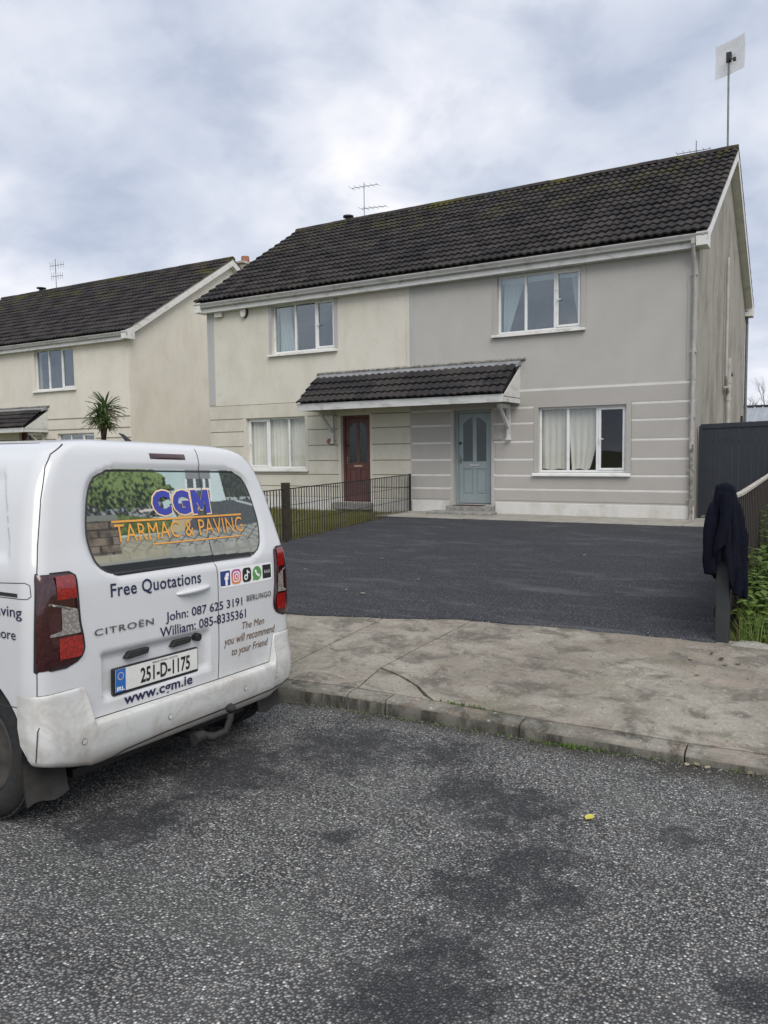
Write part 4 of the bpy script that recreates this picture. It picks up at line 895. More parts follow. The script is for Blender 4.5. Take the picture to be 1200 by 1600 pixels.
def van():
    VX = Matrix.Translation((-.585, -12.564, -.389)) @ Matrix.Rotation(.005, 4, 'Z') @ Matrix(((-1, 0, 0, 0), (0, 1, 0, 0), (0, 0, 1, 0), (0, 0, 0, 1)))
    # local frame (f forward, u to the right-hand side, z up) is left-handed in the world, so vertices are mapped, not the object
    ro = .036; c, s_ = math.cos(ro), math.sin(ro)
    TOW = lambda p: VX @ Vector((p[0], p[1]*c+p[2]*s_, p[2]*c-p[1]*s_))
    root = thing('panel_van', 'white tarmac and paving company panel van parked at the kerb', 'van', (-2.3, -12.564, -.389))
    LM = Matrix(((-1, 0, 0, 0), (0, 1, 0, 0), (0, 0, 1, 0), (0, 0, 0, 1)))       # object space = (-f, u, z)
    POSE = Matrix.Translation((-.585, -12.564, -.389)) @ Matrix.Rotation(.005, 4, 'Z') @ Matrix.Rotation(-ro, 4, 'X')
    def fin(b, name, mat, parent=None, smooth=False, bevel=0, fix=True, auto=None, lab=None):
        b.v = [(-p[0], p[1], p[2]) for p in b.v]; b.f = [tuple(reversed(f)) for f in b.f]
        me = b.mesh(name, mat, smooth, fix); o = bpy.data.objects.new(name, me); COL.objects.link(o); par = parent or root; o.parent = par
        if par is root: o.matrix_parent_inverse = WORLD[root.name].inverted(); o.matrix_basis = POSE; 
        WORLD[o.name] = POSE
        if bevel: k = o.modifiers.new('bevel', 'BEVEL'); k.width = bevel; k.segments = 2; k.limit_method = 'ANGLE'
        if auto: me.set_sharp_from_angle(angle=R(auto))
        if lab: o['label'] = lab
        return o
    # body
    zs = list(np.linspace(.345, 1.70, 82))+[1.71, 1.72, 1.73, 1.74, 1.75, 1.76, 1.768, 1.775, 1.781, 1.785, 1.788, 1.791, 1.793, 1.795, 1.796]
    fr = list(np.linspace(0, 1, 49)); V = []; rows = []
    def half(z):
        w = VW(z); rc = min(RC, w*.9); A = w-rc; L = rc*math.pi/2; r = VR(z)+.02*(A/w)**2; fc = min(FC, w*.9); side = max(.1, VF(z)-fc-r-rc); L2 = fc*math.pi/2
        S = [A*k for k in fr]; S += [A+L*k/9 for k in range(1, 10)]
        t = [.012*k for k in range(1, 26)]+[.30+.035*k for k in range(1, 26)]
        t = [k for k in t if k < side*.45]; t = (t+[t[-1]+(side-t[-1])*k/(60-len(t)) for k in range(1, 61-len(t))]) if len(t) < 60 else t
        S += [A+L+k for k in t]; S += [A+L+side+L2*k/8 for k in range(1, 9)]; S += [A+L+side+L2+(w-fc)*k/8 for k in range(1, 9)]; return S
    for z in zs:
        S = half(z); row = [surf(s, z) for s in S]+[surf(-s, z) for s in S[-2:0:-1]]; V += row; n = len(row)
    b = MB(); m = len(zs)
    b.add(V, [(j*n+i, j*n+(i+1) % n, (j+1)*n+(i+1) % n, (j+1)*n+i) for j in range(m-1) for i in range(n)]+[tuple(range(n-1, -1, -1)), tuple(range((m-1)*n, m*n))])
    body = fin(b, 'body', ['van_paint', 'black'], smooth=True); body.data.set_sharp_from_angle(angle=R(48))
    HUB = ((.535, .325), (3.32, .325)); RT = .325
    for hf, hz in HUB:
        for sd in (-1, 1):
            cb = MB(); nn = 40; u0, u1 = (sd*.66, sd*1.1)
            cb.prism([(hf+.405*math.cos(2*math.pi*i/nn), hz+.405*math.sin(2*math.pi*i/nn)) for i in range(nn)], lambda a, z, u: (a, u, z), min(u0, u1), max(u0, u1))
            cb.v = [(-p[0], p[1], p[2]) for p in cb.v]; me = cb.mesh('cut', ['black'], fix=True); co = bpy.data.objects.new('cut', me); COL.objects.link(co); co.matrix_world = POSE
            k = body.modifiers.new('arch', 'BOOLEAN'); k.operation = 'DIFFERENCE'; k.object = co; k.solver = 'EXACT'
            try: k.material_mode = 'TRANSFER'
            except Exception: pass
    bpy.context.view_layer.update(); dg = bpy.context.evaluated_depsgraph_get(); me = bpy.data.meshes.new_from_object(body.evaluated_get(dg)); body.modifiers.clear(); body.data = me
    for o in [o for o in bpy.data.objects if o.name.startswith('cut')]: bpy.data.objects.remove(o)
    def rowpatch(l, r, z0, z1, nz, ns, off, mi=0, b=None, dome=0.):
        b = b or MB(); 
        def fn(u, v):
            z = lerp(z0, z1, v); s = lerp(l(z), r(z), u); k = dome*(1-(2*u-1)**6)*(1-(2*v-1)**6); return surf(s, z, off+k)
        b.grid(ns, nz, fn); return b
    def strip(pts, w, off=.0012, b=None, sub=6):
        b = b or MB(); P = []
        for (a, c) in zip(pts[:-1], pts[1:]):
            for k in range(sub): P.append((lerp(a[0], c[0], k/sub), lerp(a[1], c[1], k/sub)))
        P.append(pts[-1]); V = []
        for i, (s, z) in enumerate(P):
            q = P[min(i+1, len(P)-1)]; p = P[max(i-1, 0)]; dx, dz = q[0]-p[0], q[1]-p[1]; L = math.hypot(dx, dz) or 1; nx, nz_ = -dz/L*w/2, dx/L*w/2
            V += [surf(s+nx, z+nz_, off), surf(s-nx, z-nz_, off)]
        b.add(V, [(2*i, 2*i+2, 2*i+3, 2*i+1) for i in range(len(P)-1)]); return b
    def rpoly(pts, off, b=None):
        b = b or MB(); b.add([surf(s, z, off) for s, z in pts], [tuple(range(len(pts)))]); return b
    def write(body_, s0, s1, z0, z1, mat, off=.003, italic=0, bold=0, name='lettering', parent=None, space=1., flip=False, ref=None, dz=0.):
        V, F = text2d(body_, italic, bold, space); mn = V.min(0); mx = V.max(0)
        if ref: # scale heights by the reference string, so that descenders hang below the line
            Vr, _ = text2d(ref, 0, bold); zr0, zr1 = Vr[:, 1].min(), Vr[:, 1].max()
        else: zr0, zr1 = mn[1], mx[1]
        b = MB(); P = []
        for x, y in V:
            k = (x-mn[0])/(mx[0]-mn[0]); s = lerp(s0, s1, k); z = lerp(z0, z1, (y-zr0)/(zr1-zr0))+dz*k; P.append(surf(s, z, off))
        b.add(P, F); return fin(b, name, mat, parent, fix=False)
    # shut lines
    gp = [(-.898, .643), (-.895, .75), (-.872, 1.166), (-.842, 1.302), (-.792, 1.498), (-.742, 1.642), (-.70, 1.702), (-.615, 1.752)]
    b = strip(gp, .0042); strip([(-s+.0, z) for s, z in gp], .0042, b=b); strip([(.226, 1.755), (.222, 1.66), (.213, 1.24), (.232, 1.05), (.224, .695), (.214, .47)], .005, b=b, sub=10)
    strip([(-.655, .50), (-.676, .62), (-.72, .642), (-.898, .643)], .008, b=b); strip([(.70, .50), (.735, .62), (.775, .642), (.91, .643)], .008, b=b); strip([(-.655, .505), (-.62, .478), (.68, .478), (.70, .505)], .008, b=b, sub=24)
    strip([(-.898, .643), (-.93, .60), (-1.0, .592), (-1.14, .59)], .004, b=b)
    strip([(-1.9, 1.128), (-1.1, 1.128), (-.925, 1.138), (-.905, 1.128), (-.903, 1.08), (-.92, 1.068), (-1.0, 1.068), (-1.9, 1.06)], .0035, b=b, sub=8)
    strip([(-1.72, .33), (-1.70, .7), (-1.72, 1.1), (-1.72, 1.62), (-1.76, 1.69)], .006, b=b, sub=10); strip([(-2.85, .33), (-2.85, 1.0), (-2.72, 1.15), (-2.45, 1.6)], .006, b=b, sub=10)
    fin(b, 'shut_lines', 'gap', fix=False)
    fin(rowpatch(lambda z: -1.9, lambda z: -.972, 1.074, 1.090, 1, 20, .002), 'door_rail_slot', 'black', fix=False)
    # rear window: printed film on the glass
    NZ, NS = 120, 250; z0, z1 = 1.128, 1.642; b = MB()
    low = lambda u: 0.0
    b.grid(NS, NZ, lambda u, v: surf(lerp(GC-GH(lerp(z0, z1, v)), GC+GH(lerp(z0, z1, v)), u), lerp(z0, z1, v)+(0 if v > .2 else (.2-v)*.06*(u-.2)), .004))
    win = fin(b, 'rear_window', 'window_print', fix=False, smooth=True, lab='rear windows covered with a printed picture of a paved drive')
    col = np.zeros(((NZ+1)*(NS+1), 4), np.float32); k = 0
    def fb(x, y, sc, o=4): return noise.fractal((x*sc, y*sc, 3.3), 1.0, 2.0, o)
    mixc = lambda a, c, t: tuple(a[i]+(c[i]-a[i])*t for i in range(3))
    for j in range(NZ+1):
        for i in range(NS+1):
            v = j/NZ; gh = GH(lerp(z0, z1, v)); a = (lerp(GC-gh, GC+gh, i/NS)-GC+.628)/1.256; y = v
            n1 = fb(a*2.4, y, 9); n2 = fb(a*2.4, y, 28)
            C = (.50+.06*n1, .64+.06*n1, .62+.06*n1)                                     # pale rendered house
            if a > .70 and y > .52: C = mixc(C, (.62, .72, .70), .6)
            # bay window
            if .50 < a < .73 and y > .62:
                sk = (y-.62)*.05; p = a-sk
                if y > .9: C = (.25, .27, .27) if .54 < p < .70 else C
                elif .535 < p < .70:
                    C = (.09, .11, .12)
                    if min(abs(p-q) for q in (.54, .595, .655, .695)) < .008 or abs(y-.79) < .012 or y < .65: C = (.72, .77, .76)
            if a > .80-.06*(y-.6) and y > .60: C = mixc((.035, .045, .04), (.10, .13, .09), max(0, n2+.1)); 
            if a > .80 and .66 < y < .70 and n2 > -.1: C = (.42, .46, .45)
            # hedge and shrubs
            hx = (a-.17)/.29; hy = (y-.83)/.22
            if hx*hx+hy*hy < 1+.35*n1:
                t = max(0, min(1, .5+n2*1.1+.5*hy)); C = mixc((.018, .028, .016), (.20, .29, .10), t)
            elif a < .40 and .52 < y < .80:
                t = max(0, min(1, .45+n2*1.3)); C = mixc((.035, .035, .032), (.33, .36, .36), t*t)
                if .10 < a < .24 and .60 < y < .74 and n1 > -.2: C = mixc(C, (.22, .33, .42), .7)
            if a < .44 and .36 < y < .56 and y < .60-.25*a: C = mixc((.06, .10, .03), (.17, .23, .08), max(0, min(1, .5+n2)))
            if .27 < a < .42 and abs(y-(.60-.18*abs(a-.36))) < .012: C = (.62, .60, .52)
            # new tarmac
            if y < .66-.05*max(0, .8-a) and a > .44+(.66-y)*-.1 and y > .30 and a > .52-.25*(y-.3): C = (.085+.02*n2, .10+.02*n2, .105+.02*n2)
            if a > .86 and abs(y-(.66-.5*(a-.86))) < .012: C = (.50, .53, .52)
            # path sweeping in, golden
            if abs(a-(.45+.55*(y-.38))) < .05 and .33 < y < .6: C = (.52, .43, .24)
            # stone wall at the left
            if a < .15 and .16 < y < .56 and y > .08+a*.4:
                row = int(y*14); bx = abs(((a*9+.5*(row % 2)) % 1)-.5)
                C = mixc((.09, .075, .055), (.24, .20, .15), max(0, min(1, .5+n1)))
                if bx > .44 or abs((y*14) % 1-.5) > .42: C = (.05, .045, .04)
                if y > .51: C = (.20, .22, .19)
            # block paving
            if y < .36+.05*(a-.5) and (a > .15 or y < .2) and a > .05+(.36-y)*-.2:
                C = mixc((.30, .31, .28), (.42, .42, .37), max(0, min(1, .5+n1)))
                if y > .20:
                    p, q = a*13-y*8, a*13+y*18
                    if abs(p % 1-.5) > .43 or abs(q % 1-.5) > .43: C = (.10, .12, .125)
                elif abs((a*11) % 1-.5) > .47: C = (.22, .22, .19)
                if a < .4: C = mixc(C, (.40, .36, .20), .45)
            if y < .13 and y > .095: C = (.30, .32, .28)
            if y <= .105-.10*max(0, a-.35): C = (.018, .022, .022)
            col[k] = (*[max(.004, q) for q in C], 1); k += 1
    at = win.data.color_attributes.new('print', 'FLOAT_COLOR', 'POINT'); at.data.foreach_set('color', col.ravel())
    fin(strip([(.222, 1.64), (.213, 1.24), (.222, 1.14)], .004, .0065, sub=14), 'glass_joint', 'gap', win, fix=False)
    def logo(mat, off, grow, bold):
        for ch, a, c_ in (('C', -.158, -.030), ('G', -.015, .112)): write(ch, a-grow, c_+grow, 1.402-grow, 1.530+grow, mat, off, 0, bold, 'logo_letter', win)
        MP = [(0, 0), (0, 1), (.30, 1), (.5, .56), (.70, 1), (1, 1), (1, 0), (.735, 0), (.735, .52), (.57, .16), (.43, .16), (.265, .52), (.265, 0)]
        pts = [(lerp(.126-grow, .264+grow, x), lerp(1.402-grow, 1.530+grow, y)) for x, y in MP]
        fin(rpoly(pts, off), 'logo_letter', mat, win, fix=False)
    logo('cream_print', .0065, .008, .07); logo('cgm_blue', .0085, 0, .06)
    write('TARMAC & PAVING', -.425, .517, 1.283, 1.37, 'orange', .0085, 0, .0, 'lettering', win, 1.06)
    fin(rowpatch(lambda z: -.435, lambda z: .522, 1.378, 1.388, 1, 40, .007), 'print_line', 'orange', win, fix=False); fin(rowpatch(lambda z: -.20, lambda z: .50, 1.257, 1.264, 1, 40, .007), 'print_line', 'orange', win, fix=False)
    ring = [(GC-GH(z), z) for z in np.linspace(1.632, 1.14, 16)]+[(GC+GH(z), z) for z in np.linspace(1.14, 1.632, 16)]; ring.append(ring[0])
    fin(strip(ring, .009, .0055, sub=3), 'window_seal', 'gap', win, fix=False)
    # high-level brake light
    b = rowpatch(lambda z: -.132, lambda z: .122, 1.693, 1.722, 4, 16, .002, dome=.004); fin(b, 'brake_light', 'lamp_dark', fix=False, smooth=True)
    # tail lamps
    for sg in (-1, 1):
        q = (lambda s: s) if sg < 0 else (lambda s: -s)
        inn = pchip([(.752, -.76), (.758, -.74), (.766, -.712), (.785, -.682), (.826, -.664), (.87, -.668), (.95, -.682), (1.10, -.688), (1.145, -.69), (1.16, -.70), (1.17, -.72)]); inn0 = inn
        if sg > 0: inn = lambda z: inn0(z)-.068
        out = pchip([(.752, -.902), (.95, -.893), (1.17, -.877)])
        L = lambda z: q(out(z)) ; I = lambda z: q(inn(z))
        b = rowpatch(L, I, .752, 1.17, 30, 24, .003, dome=.012); lp = fin(b, 'tail_lamp', 'lamp_dark', fix=False, smooth=True, lab='left tail lamp' if sg < 0 else 'right tail lamp')
        rim = [(L(z), z) for z in np.linspace(.752, 1.17, 12)]+[(I(z), z) for z in np.linspace(1.17, .752, 24)]+[(L(.752), .752)]
        fin(strip(rim, .012, .004, sub=2), 'lamp_seal', 'black', lp, fix=False)
        jj = -.0 if sg < 0 else -.06
        mid = lambda z: q(-.80+jj*.6)
        fin(rowpatch(mid, lambda z: q(inn(z)-.013), 1.055, 1.158, 8, 12, .0165), 'red_lens', 'lamp_red', lp, fix=False, smooth=True)
        fin(rowpatch(mid, lambda z: q(inn(z)-.013), .79, .885, 8, 12, .0165), 'red_lens', 'lamp_red', lp, fix=False, smooth=True)
        rp = MB(); up = [(-.838, 1.052), (-.70+jj, 1.005), (-.692+jj, .955), (-.688+jj, .90), (-.84, .893), (-.838, .912), (-.785+jj*.6, .925), (-.785+jj*.6, .99), (-.838, 1.03)]
        def cl(u, v):
            z = lerp(.897, 1.045, v); top = 1-abs(2*v-1); a = -.842 if (v < .14 or v > .86) else -.783+jj*.6; i = inn(z)-.015; return surf(q(lerp(a, i, u)), z-(.04*u*(2*v-1 if v > .5 else 0)), .0172)
        rp.grid(12, 14, cl); fin(rp, 'clear_lens', 'lamp_clear', lp, fix=False, smooth=True)
    # bumper wraps round from arch to arch
    top = lambda s: lerp(.478, .645, sstep(abs(s-.02), .655, .70))
    prof = [(0, -.03), (.02, .0), (.06, .022), (.12, .030), (.30, .037), (.55, .044), (.80, .048), (.92, .047), (.965, .043), (.985, .036), (1.0, .003)]
    SB = list(np.linspace(-1.12, -.95, 10))+list(np.linspace(-.94, -.60, 52))+list(np.linspace(-.58, .60, 60))+list(np.linspace(.61, .95, 52))+list(np.linspace(.96, 1.12, 10))
    send = pchip([(.2, .82), (.29, .868), (.31, .885), (.35, .921), (.40, .955), (.46, .99), (.7, 1.0)])
    b = MB(); V = []
    for s in SB:
        t = top(s); fade = 1-.8*sstep(abs(s), .84, .97)
        fl = .262+.07*sstep(abs(s), .62, .95)
        for k, o in prof:
            z = lerp(fl, t, k); endk = sstep(abs(s-.02), .66, .70)
            s2 = math.copysign(min(abs(s), send(z)), s); V.append(surf(s2, z, max(.003, o*fade*(1-.75*endk*sstep(z, .46, .56))) if k > .01 else -.03))
    m = len(prof); b.add(V, [(i*m+j, (i+1)*m+j, (i+1)*m+j+1, i*m+j+1) for i in range(len(SB)-1) for j in range(m-1)])
    bp = fin(b, 'rear_bumper', 'bumper_paint', fix=False, smooth=True); bp.data.set_sharp_from_angle(angle=R(55))
    def bs(s, z): return float(np.interp((z-(.262+.07*sstep(abs(s), .62, .95)))/(top(s)-(.262+.07*sstep(abs(s), .62, .95))), [p[0] for p in prof], [p[1] for p in prof]))*(1-.8*sstep(abs(s), .84, .97))*(1-.75*sstep(abs(s-.02), .66, .70)*sstep(z, .46, .56))
    def bstrip(pts, w, off):
        b = MB(); V = []; P = []
        for a, c_ in zip(pts[:-1], pts[1:]): P += [(lerp(a[0], c_[0], k/8), lerp(a[1], c_[1], k/8)) for k in range(8)]
        for i, (s, z) in enumerate(P):
            qn = P[min(i+1, len(P)-1)]; pn = P[max(i-1, 0)]; dx, dz = qn[0]-pn[0], qn[1]-pn[1]; L = math.hypot(dx, dz) or 1
            for sd in (1, -1):
                ss, zz = s-dz/L*w/2*sd, z+dx/L*w/2*sd; V.append(surf(ss, zz, bs(ss, zz)+off))
        b.add(V, [(2*i, 2*i+2, 2*i+3, 2*i+1) for i in range(len(P)-1)]); return b
    fin(bstrip([(-.60, .255), (-.55, .28), (-.46, .302), (-.2, .317), (.3, .322), (.66, .325), (.78, .33), (.86, .35)], .008, .002), 'valance_groove', 'gap', bp, fix=False)
    fin(bstrip([(-.90, .36), (-.895, .50), (-.88, .54), (-.84, .548), (-.675, .560)], .004, .002), 'panel_joint', 'gap', bp, fix=False)
    fin(bstrip([(.925, .55), (.85, .555), (.73, .563)], .004, .002), 'panel_joint', 'gap', bp, fix=False)
    for s, z in ((-.70, .405), (-.19, .385), (.40, .39), (.70, .40)):
        for rr, mt, of in ((.0145, 'gap', .0022), (.0125, 'bumper_paint', .0032)):
            b = MB(); b.add([surf(s+rr*math.cos(2*math.pi*i/16), z+rr*math.sin(2*math.pi*i/16), bs(s, z)+of) for i in range(16)], [tuple(range(16))]); fin(b, 'parking_sensor', mt, bp, fix=False)
    # door handle
    b = MB(); P = [(-.085, .990), (-.06, .988), (.0, .988), (.10, .996), (.165, 1.004)]
    V = []
    for i, u in enumerate(np.linspace(0, 1, 15)):
        s = lerp(-.085, .168, u); z = lerp(.990, 1.004, u); h = .030*math.sin(math.pi*min(1, max(0, u*.94+.03)))**.35; d = .036*math.sin(math.pi*u)**.45
        for a, o in ((-.5, 0), (-.5, .6), (-.25, .95), (.1, 1), (.4, .75), (.5, .4), (.5, 0)): V.append(surf(s, z+a*h, .0+o*d+recess(s, z+a*h)*.0))
    b.add(V, [(i*7+k, i*7+k+1, (i+1)*7+k+1, (i+1)*7+k) for i in range(14) for k in range(6)]); fin(b, 'door_handle', 'van_paint', smooth=True, fix=False)
    # number plate with its lamps
    pc, ps, po = .622, -.222, -.022
    def flat(s, z, off): p = surf(-.222, z); return Vector((.062+.0*(z)-off, s, z))
    def pb(s0, s1, z0_, z1_, o0, o1):
        b = MB(); b.prism([(s0, z0_), (s1, z0_), (s1, z1_), (s0, z1_)], lambda s, z, o: (.086-o, s, z), o0, o1); return b
    pl = fin(pb(-.508, .062, .556, .688, 0, .022), 'number_plate', 'black', bevel=.006)
    fin(pb(-.498, .052, .572, .682, .0225, .0245), 'plate_face', 'plate_white', pl); fin(pb(-.498, -.438, .572, .682, .0247, .0256), 'plate_band', 'plate_blue', pl)
    def pwrite(tx, s0, s1, z0_, z1_, mat, bold=0, space=1.):
        V, F = text2d(tx, 0, bold, space); mn, mx = V.min(0), V.max(0); b = MB(); b.add([(.086-.0262, lerp(s0, s1, (x-mn[0])/(mx[0]-mn[0])), lerp(z0_, z1_, (y-mn[1])/(mx[1]-mn[1]))) for x, y in V], F); fin(b, 'lettering', mat, pl, fix=False)
    pwrite('251-D-1175', -.345, -.005, .584, .660, 'black', .022, 1.0); pwrite('IRL', -.492, -.446, .578, .598, 'print_white', .03); pwrite('BAILE ÁTHA CLIATH', -.265, -.095, .667, .678, 'black', .01)
    pwrite('AUTO SALES', -.25, -.18, .5595, .566, 'print_white') if False else None
    b = MB()
    for i in range(12):
        a = 2*math.pi*i/12; s, z = -.468+.017*math.cos(a), .648+.017*math.sin(a); b.prism([(s-.0022, z-.0022), (s+.0022, z-.0022), (s+.0022, z+.0022), (s-.0022, z+.0022)], lambda s, z, o: (.086-o, s, z), .0256, .0262)
    fin(b, 'star_ring', 'cream_print', pl)
    for s0, s1 in ((-.43, -.285), (-.13, .01)):
        b = MB(); b.prism([(s0, .722), (s0+.02, .716), (s1, .722), (s1+.01, .752), (s0+.03, .752)], lambda s, z, o: (.098-o, s, z), 0, .032); fin(b, 'plate_lamp', 'rubber', bevel=.006)
    b = MB(); b.tube([(.09, .058, .742), (.052, .058, .742)], .022, 14); fin(b, 'reversing_camera', 'black', bevel=.003)
    # lettering and badges
    write('Free Quotations', -.505, .097, 1.030, 1.093, 'navy', bold=.012, ref='F', space=1.05)
    write('John: 087 625 3191', -.168, .432, .862, .908, 'navy', bold=.009, ref='h'); write('William: 085-8335361', -.21, .462, .786, .836, 'navy', bold=.009, ref='W')
    write('CITRO\u00cbN', -.608, -.252, .862, .9, 'chrome_dark', .006, bold=.01, space=1.15); write('BERLINGO', .47, .705, .878, .911, 'chrome_dark', .006, bold=.012, space=1.1)
    write('The Men', .425, .632, .722, .762, 'brown_print', italic=.25, bold=.0, ref='h'); write('you will recommend', .262, .737, .655, .700, 'brown_print', italic=.25, bold=.004, ref='h'); write('to your Friend', .327, .664, .588, .630, 'brown_print', italic=.25, bold=.004, ref='h')
    write('www.cgm.ie', -.448, .01, .502, .538, 'navy', bold=.02, ref='w', space=1.03)
    write('Paving', -1.17, -.948, .988, 1.034, 'navy', bold=.004, ref='P'); write('more', -1.15, -.992, .888, .932, 'navy', bold=.004, ref='d')
    # social media stickers
    def rrect(s0, s1, z0_, z1_, r=.2):
        k = r*(s1-s0); P = []
        for cx_, cz_, a0 in ((s1-k, z1_-k, 0), (s0+k, z1_-k, 90), (s0+k, z0_+k, 180), (s1-k, z0_+k, 270)):
            P += [(cx_+k*math.cos(R(a0+t)), cz_+k*math.sin(R(a0+t))) for t in (0, 22.5, 45, 67.5, 90)]
        return P
    def disc(s, z, r, n=24): return [(s+r*math.cos(2*math.pi*i/n), z+r*math.sin(2*math.pi*i/n)) for i in range(n)]
    fin(rpoly(rrect(.24, .728, .978, 1.084, .05), .002), 'sticker_sheet', 'print_white', fix=False); S0 = [.25+.0955*i for i in range(5)]; zz0, zz1 = .990, 1.073; cc = (zz0+zz1)/2
    def icon(P, mat, off=.003, parent=None): return fin(rpoly(P, off), 'sticker', mat, parent, fix=False)
    a = icon(rrect(S0[0], S0[0]+.083, zz0, zz1, .06), 'fb_blue'); write('f', S0[0]+.034, S0[0]+.071, zz0, zz1-.012, 'print_white', .0042, 0, .06, 'sticker_mark', a)
    c1 = S0[1]+.0415; a = icon(rrect(S0[1], S0[1]+.083, zz0, zz1, .28), 'insta'); icon(rrect(c1-.030, c1+.030, cc-.030, cc+.030, .3), 'print_white', .0036, a); icon(rrect(c1-.0235, c1+.0235, cc-.0235, cc+.0235, .28), 'insta', .0042, a); icon(disc(c1, cc, .0165), 'print_white', .0048, a); icon(disc(c1, cc, .010), 'insta', .0054, a); icon(disc(c1+.0165, cc+.0165, .004, 10), 'print_white', .0048, a)
    c2 = S0[2]+.0415; a = icon(rrect(S0[2]+.002, S0[2]+.081, zz0, zz1, .28), 'black')
    icon(disc(c2-.010, cc-.013, .0165), 'print_white', .0036, a); icon(disc(c2-.010, cc-.013, .008), 'black', .0042, a); icon([(c2-.001, cc-.013), (c2+.007, cc-.013), (c2+.007, cc+.028), (c2-.001, cc+.028)], 'print_white', .0044, a); icon([(c2+.007, cc+.028), (c2+.007, cc+.012), (c2+.016, cc+.008), (c2+.024, cc+.007), (c2+.024, cc+.014), (c2+.014, cc+.018)], 'print_white', .0044, a)
    c3 = S0[3]+.0415; a = icon(disc(c3, cc, .0415), 'wa_green'); icon([(c3-.041, cc-.042), (c3-.022, cc-.036), (c3-.036, cc-.018)], 'wa_green', .0032, a)
    ph = []
    for i in range(9): t = R(165+i*15); ph.append((c3+.012+.030*math.cos(t), cc+.012+.030*math.sin(t)))
    for i in range(8, -1, -1): t = R(165+i*15); ph.append((c3+.012+.017*math.cos(t), cc+.012+.017*math.sin(t)))
    icon(ph, 'print_white', .0042, a); icon(disc(c3-.016, cc+.013, .0085, 10), 'print_white', .0046, a); icon(disc(c3+.014, cc-.015, .0085, 10), 'print_white', .0046, a)
    a = icon(rrect(S0[4], S0[4]+.083, zz0+.002, zz1, .04), 'black')
    for k in range(5): x_ = S0[4]+.014+.0115*k; icon([(x_, cc-.009), (x_+.007, cc-.009), (x_+.007, cc+(.004 if k % 2 else .011)), (x_, cc+(.004 if k % 2 else .011))], 'strip_grey', .0042, a)
    # roof strips and aerial
    for sd in (-1, 1):
        b = MB(); b.tube([(k, sd*.60, .0+1.752+.004*math.sin(k)) for k in np.linspace(.45, 2.5, 14)], .008, 6); fin(b, 'roof_strip', 'black')
    b = MB(); b.tube([(.55, .04, 1.79), (.60, .04, 1.83), (.63, .04, 1.842)], [.016, .009, .004], 8); fin(b, 'roof_aerial', 'black')
    # tow bar
    b = MB(); b.tube([(.35, .06, .20), (.12, .055, .205), (-.01, .10, .20), (-.055, .15, .225), (-.065, .17, .29), (-.066, .172, .32)], [.025, .025, .022, .02, .018, .016], 12); tb = fin(b, 'tow_bar', 'rust', smooth=True)
    b = MB(); n = 10
    b.lathe([(-.03+.06*i/n, max(.0005, .031*math.sin(math.pi*i/n))) for i in range(n+1)], lambda a, x, y: (-.066+x, .172+y, .345+a), 16); fin(b, 'tow_ball', 'rubber', tb, smooth=True)
    b = MB(); b.tube([(.02, -.02, .215), (.02, .05, .215)], .030, 12); fin(b, 'tow_socket', 'rust', tb)
    # mud flaps, underbody
    for sd in (-1, 1):
        b = MB(); b.grid(6, 8, lambda u, v: (.155+.02*math.sin(v*3)+.02*(1-v), sd*lerp(.905, .69, u), lerp(.44, .145+.012*math.sin(u*7), v))); b.grid(6, 8, lambda u, v: (.165+.02*math.sin(v*3)+.02*(1-v), sd*lerp(.905, .69, u), lerp(.44, .145+.012*math.sin(u*7), v))); fin(b, 'mud_flap', 'flap', fix=False, smooth=True)
    MB_ = MB(); MB_.box(.22, 4.0, -.62, .62, .17, .21); fin(MB_, 'underbody', 'black')
    b = MB(); b.tube([(.75, -.45, .24), (1.3, -.45, .24)], .08, 14); fin(b, 'silencer', 'rust'); b = MB(); b.tube([(.6, -.8, .27), (.535, -.5, .3), (.535, .5, .3), (.6, .8, .27)], .04, 10); fin(b, 'rear_axle', 'black')
    # wheels
    def wheel(hf, sd):
        pr = [(.02, .205), (.0, .235), (.0, .27), (.012, .305), (.035, .322), (.10, .326), (.165, .322), (.188, .305), (.2, .27), (.2, .215)]
        f = lambda a, x, y: (hf+x, sd*(.875-a), RT+y)
        b = MB(); b.lathe(pr, f, 56)
        w = fin(b, 'wheel', 'rubber', smooth=True)
        tb_ = MB()
        for k in range(56):
            a0 = 2*math.pi*k/56; 
            for off in (.045, .10, .155):
                tb_.prism([(a0, off-.02), (a0+.075, off-.02), (a0+.075, off+.02), (a0, off+.02)], lambda a, o, r: (hf+r*math.cos(a+(.05 if off == .1 else 0)), sd*(.875-o), RT+r*math.sin(a+(.05 if off == .1 else 0))), .321, .331)
        fin(tb_, 'tread', 'rubber', w)
        b = MB(); b.lathe([(.02, .207), (.012, .20), (.03, .185), (.05, .16), (.035, .09), (.02, .06), (.02, .001)], f, 40); rm = fin(b, 'rim', 'rim', w, smooth=True)
        for k in range(5):
            a = 2*math.pi*k/5; bb = MB(); bb.tube([(hf+.075*math.cos(a), sd*(.875-.03), RT+.075*math.sin(a)), (hf+.075*math.cos(a), sd*(.875-.008), RT+.075*math.sin(a))], .011, 6); fin(bb, 'wheel_nut', 'metal', w)
    for hf, _ in HUB:
        for sd in (-1, 1): wheel(hf, sd)
    # cab glazing, lamps, mirrors, grille (front of the van)
    fin(rowpatch(lambda z: -(1.05+.0)*1.0, lambda z: 1.0, 0, 0, 1, 1, 0), 'x', 'black') if False else None
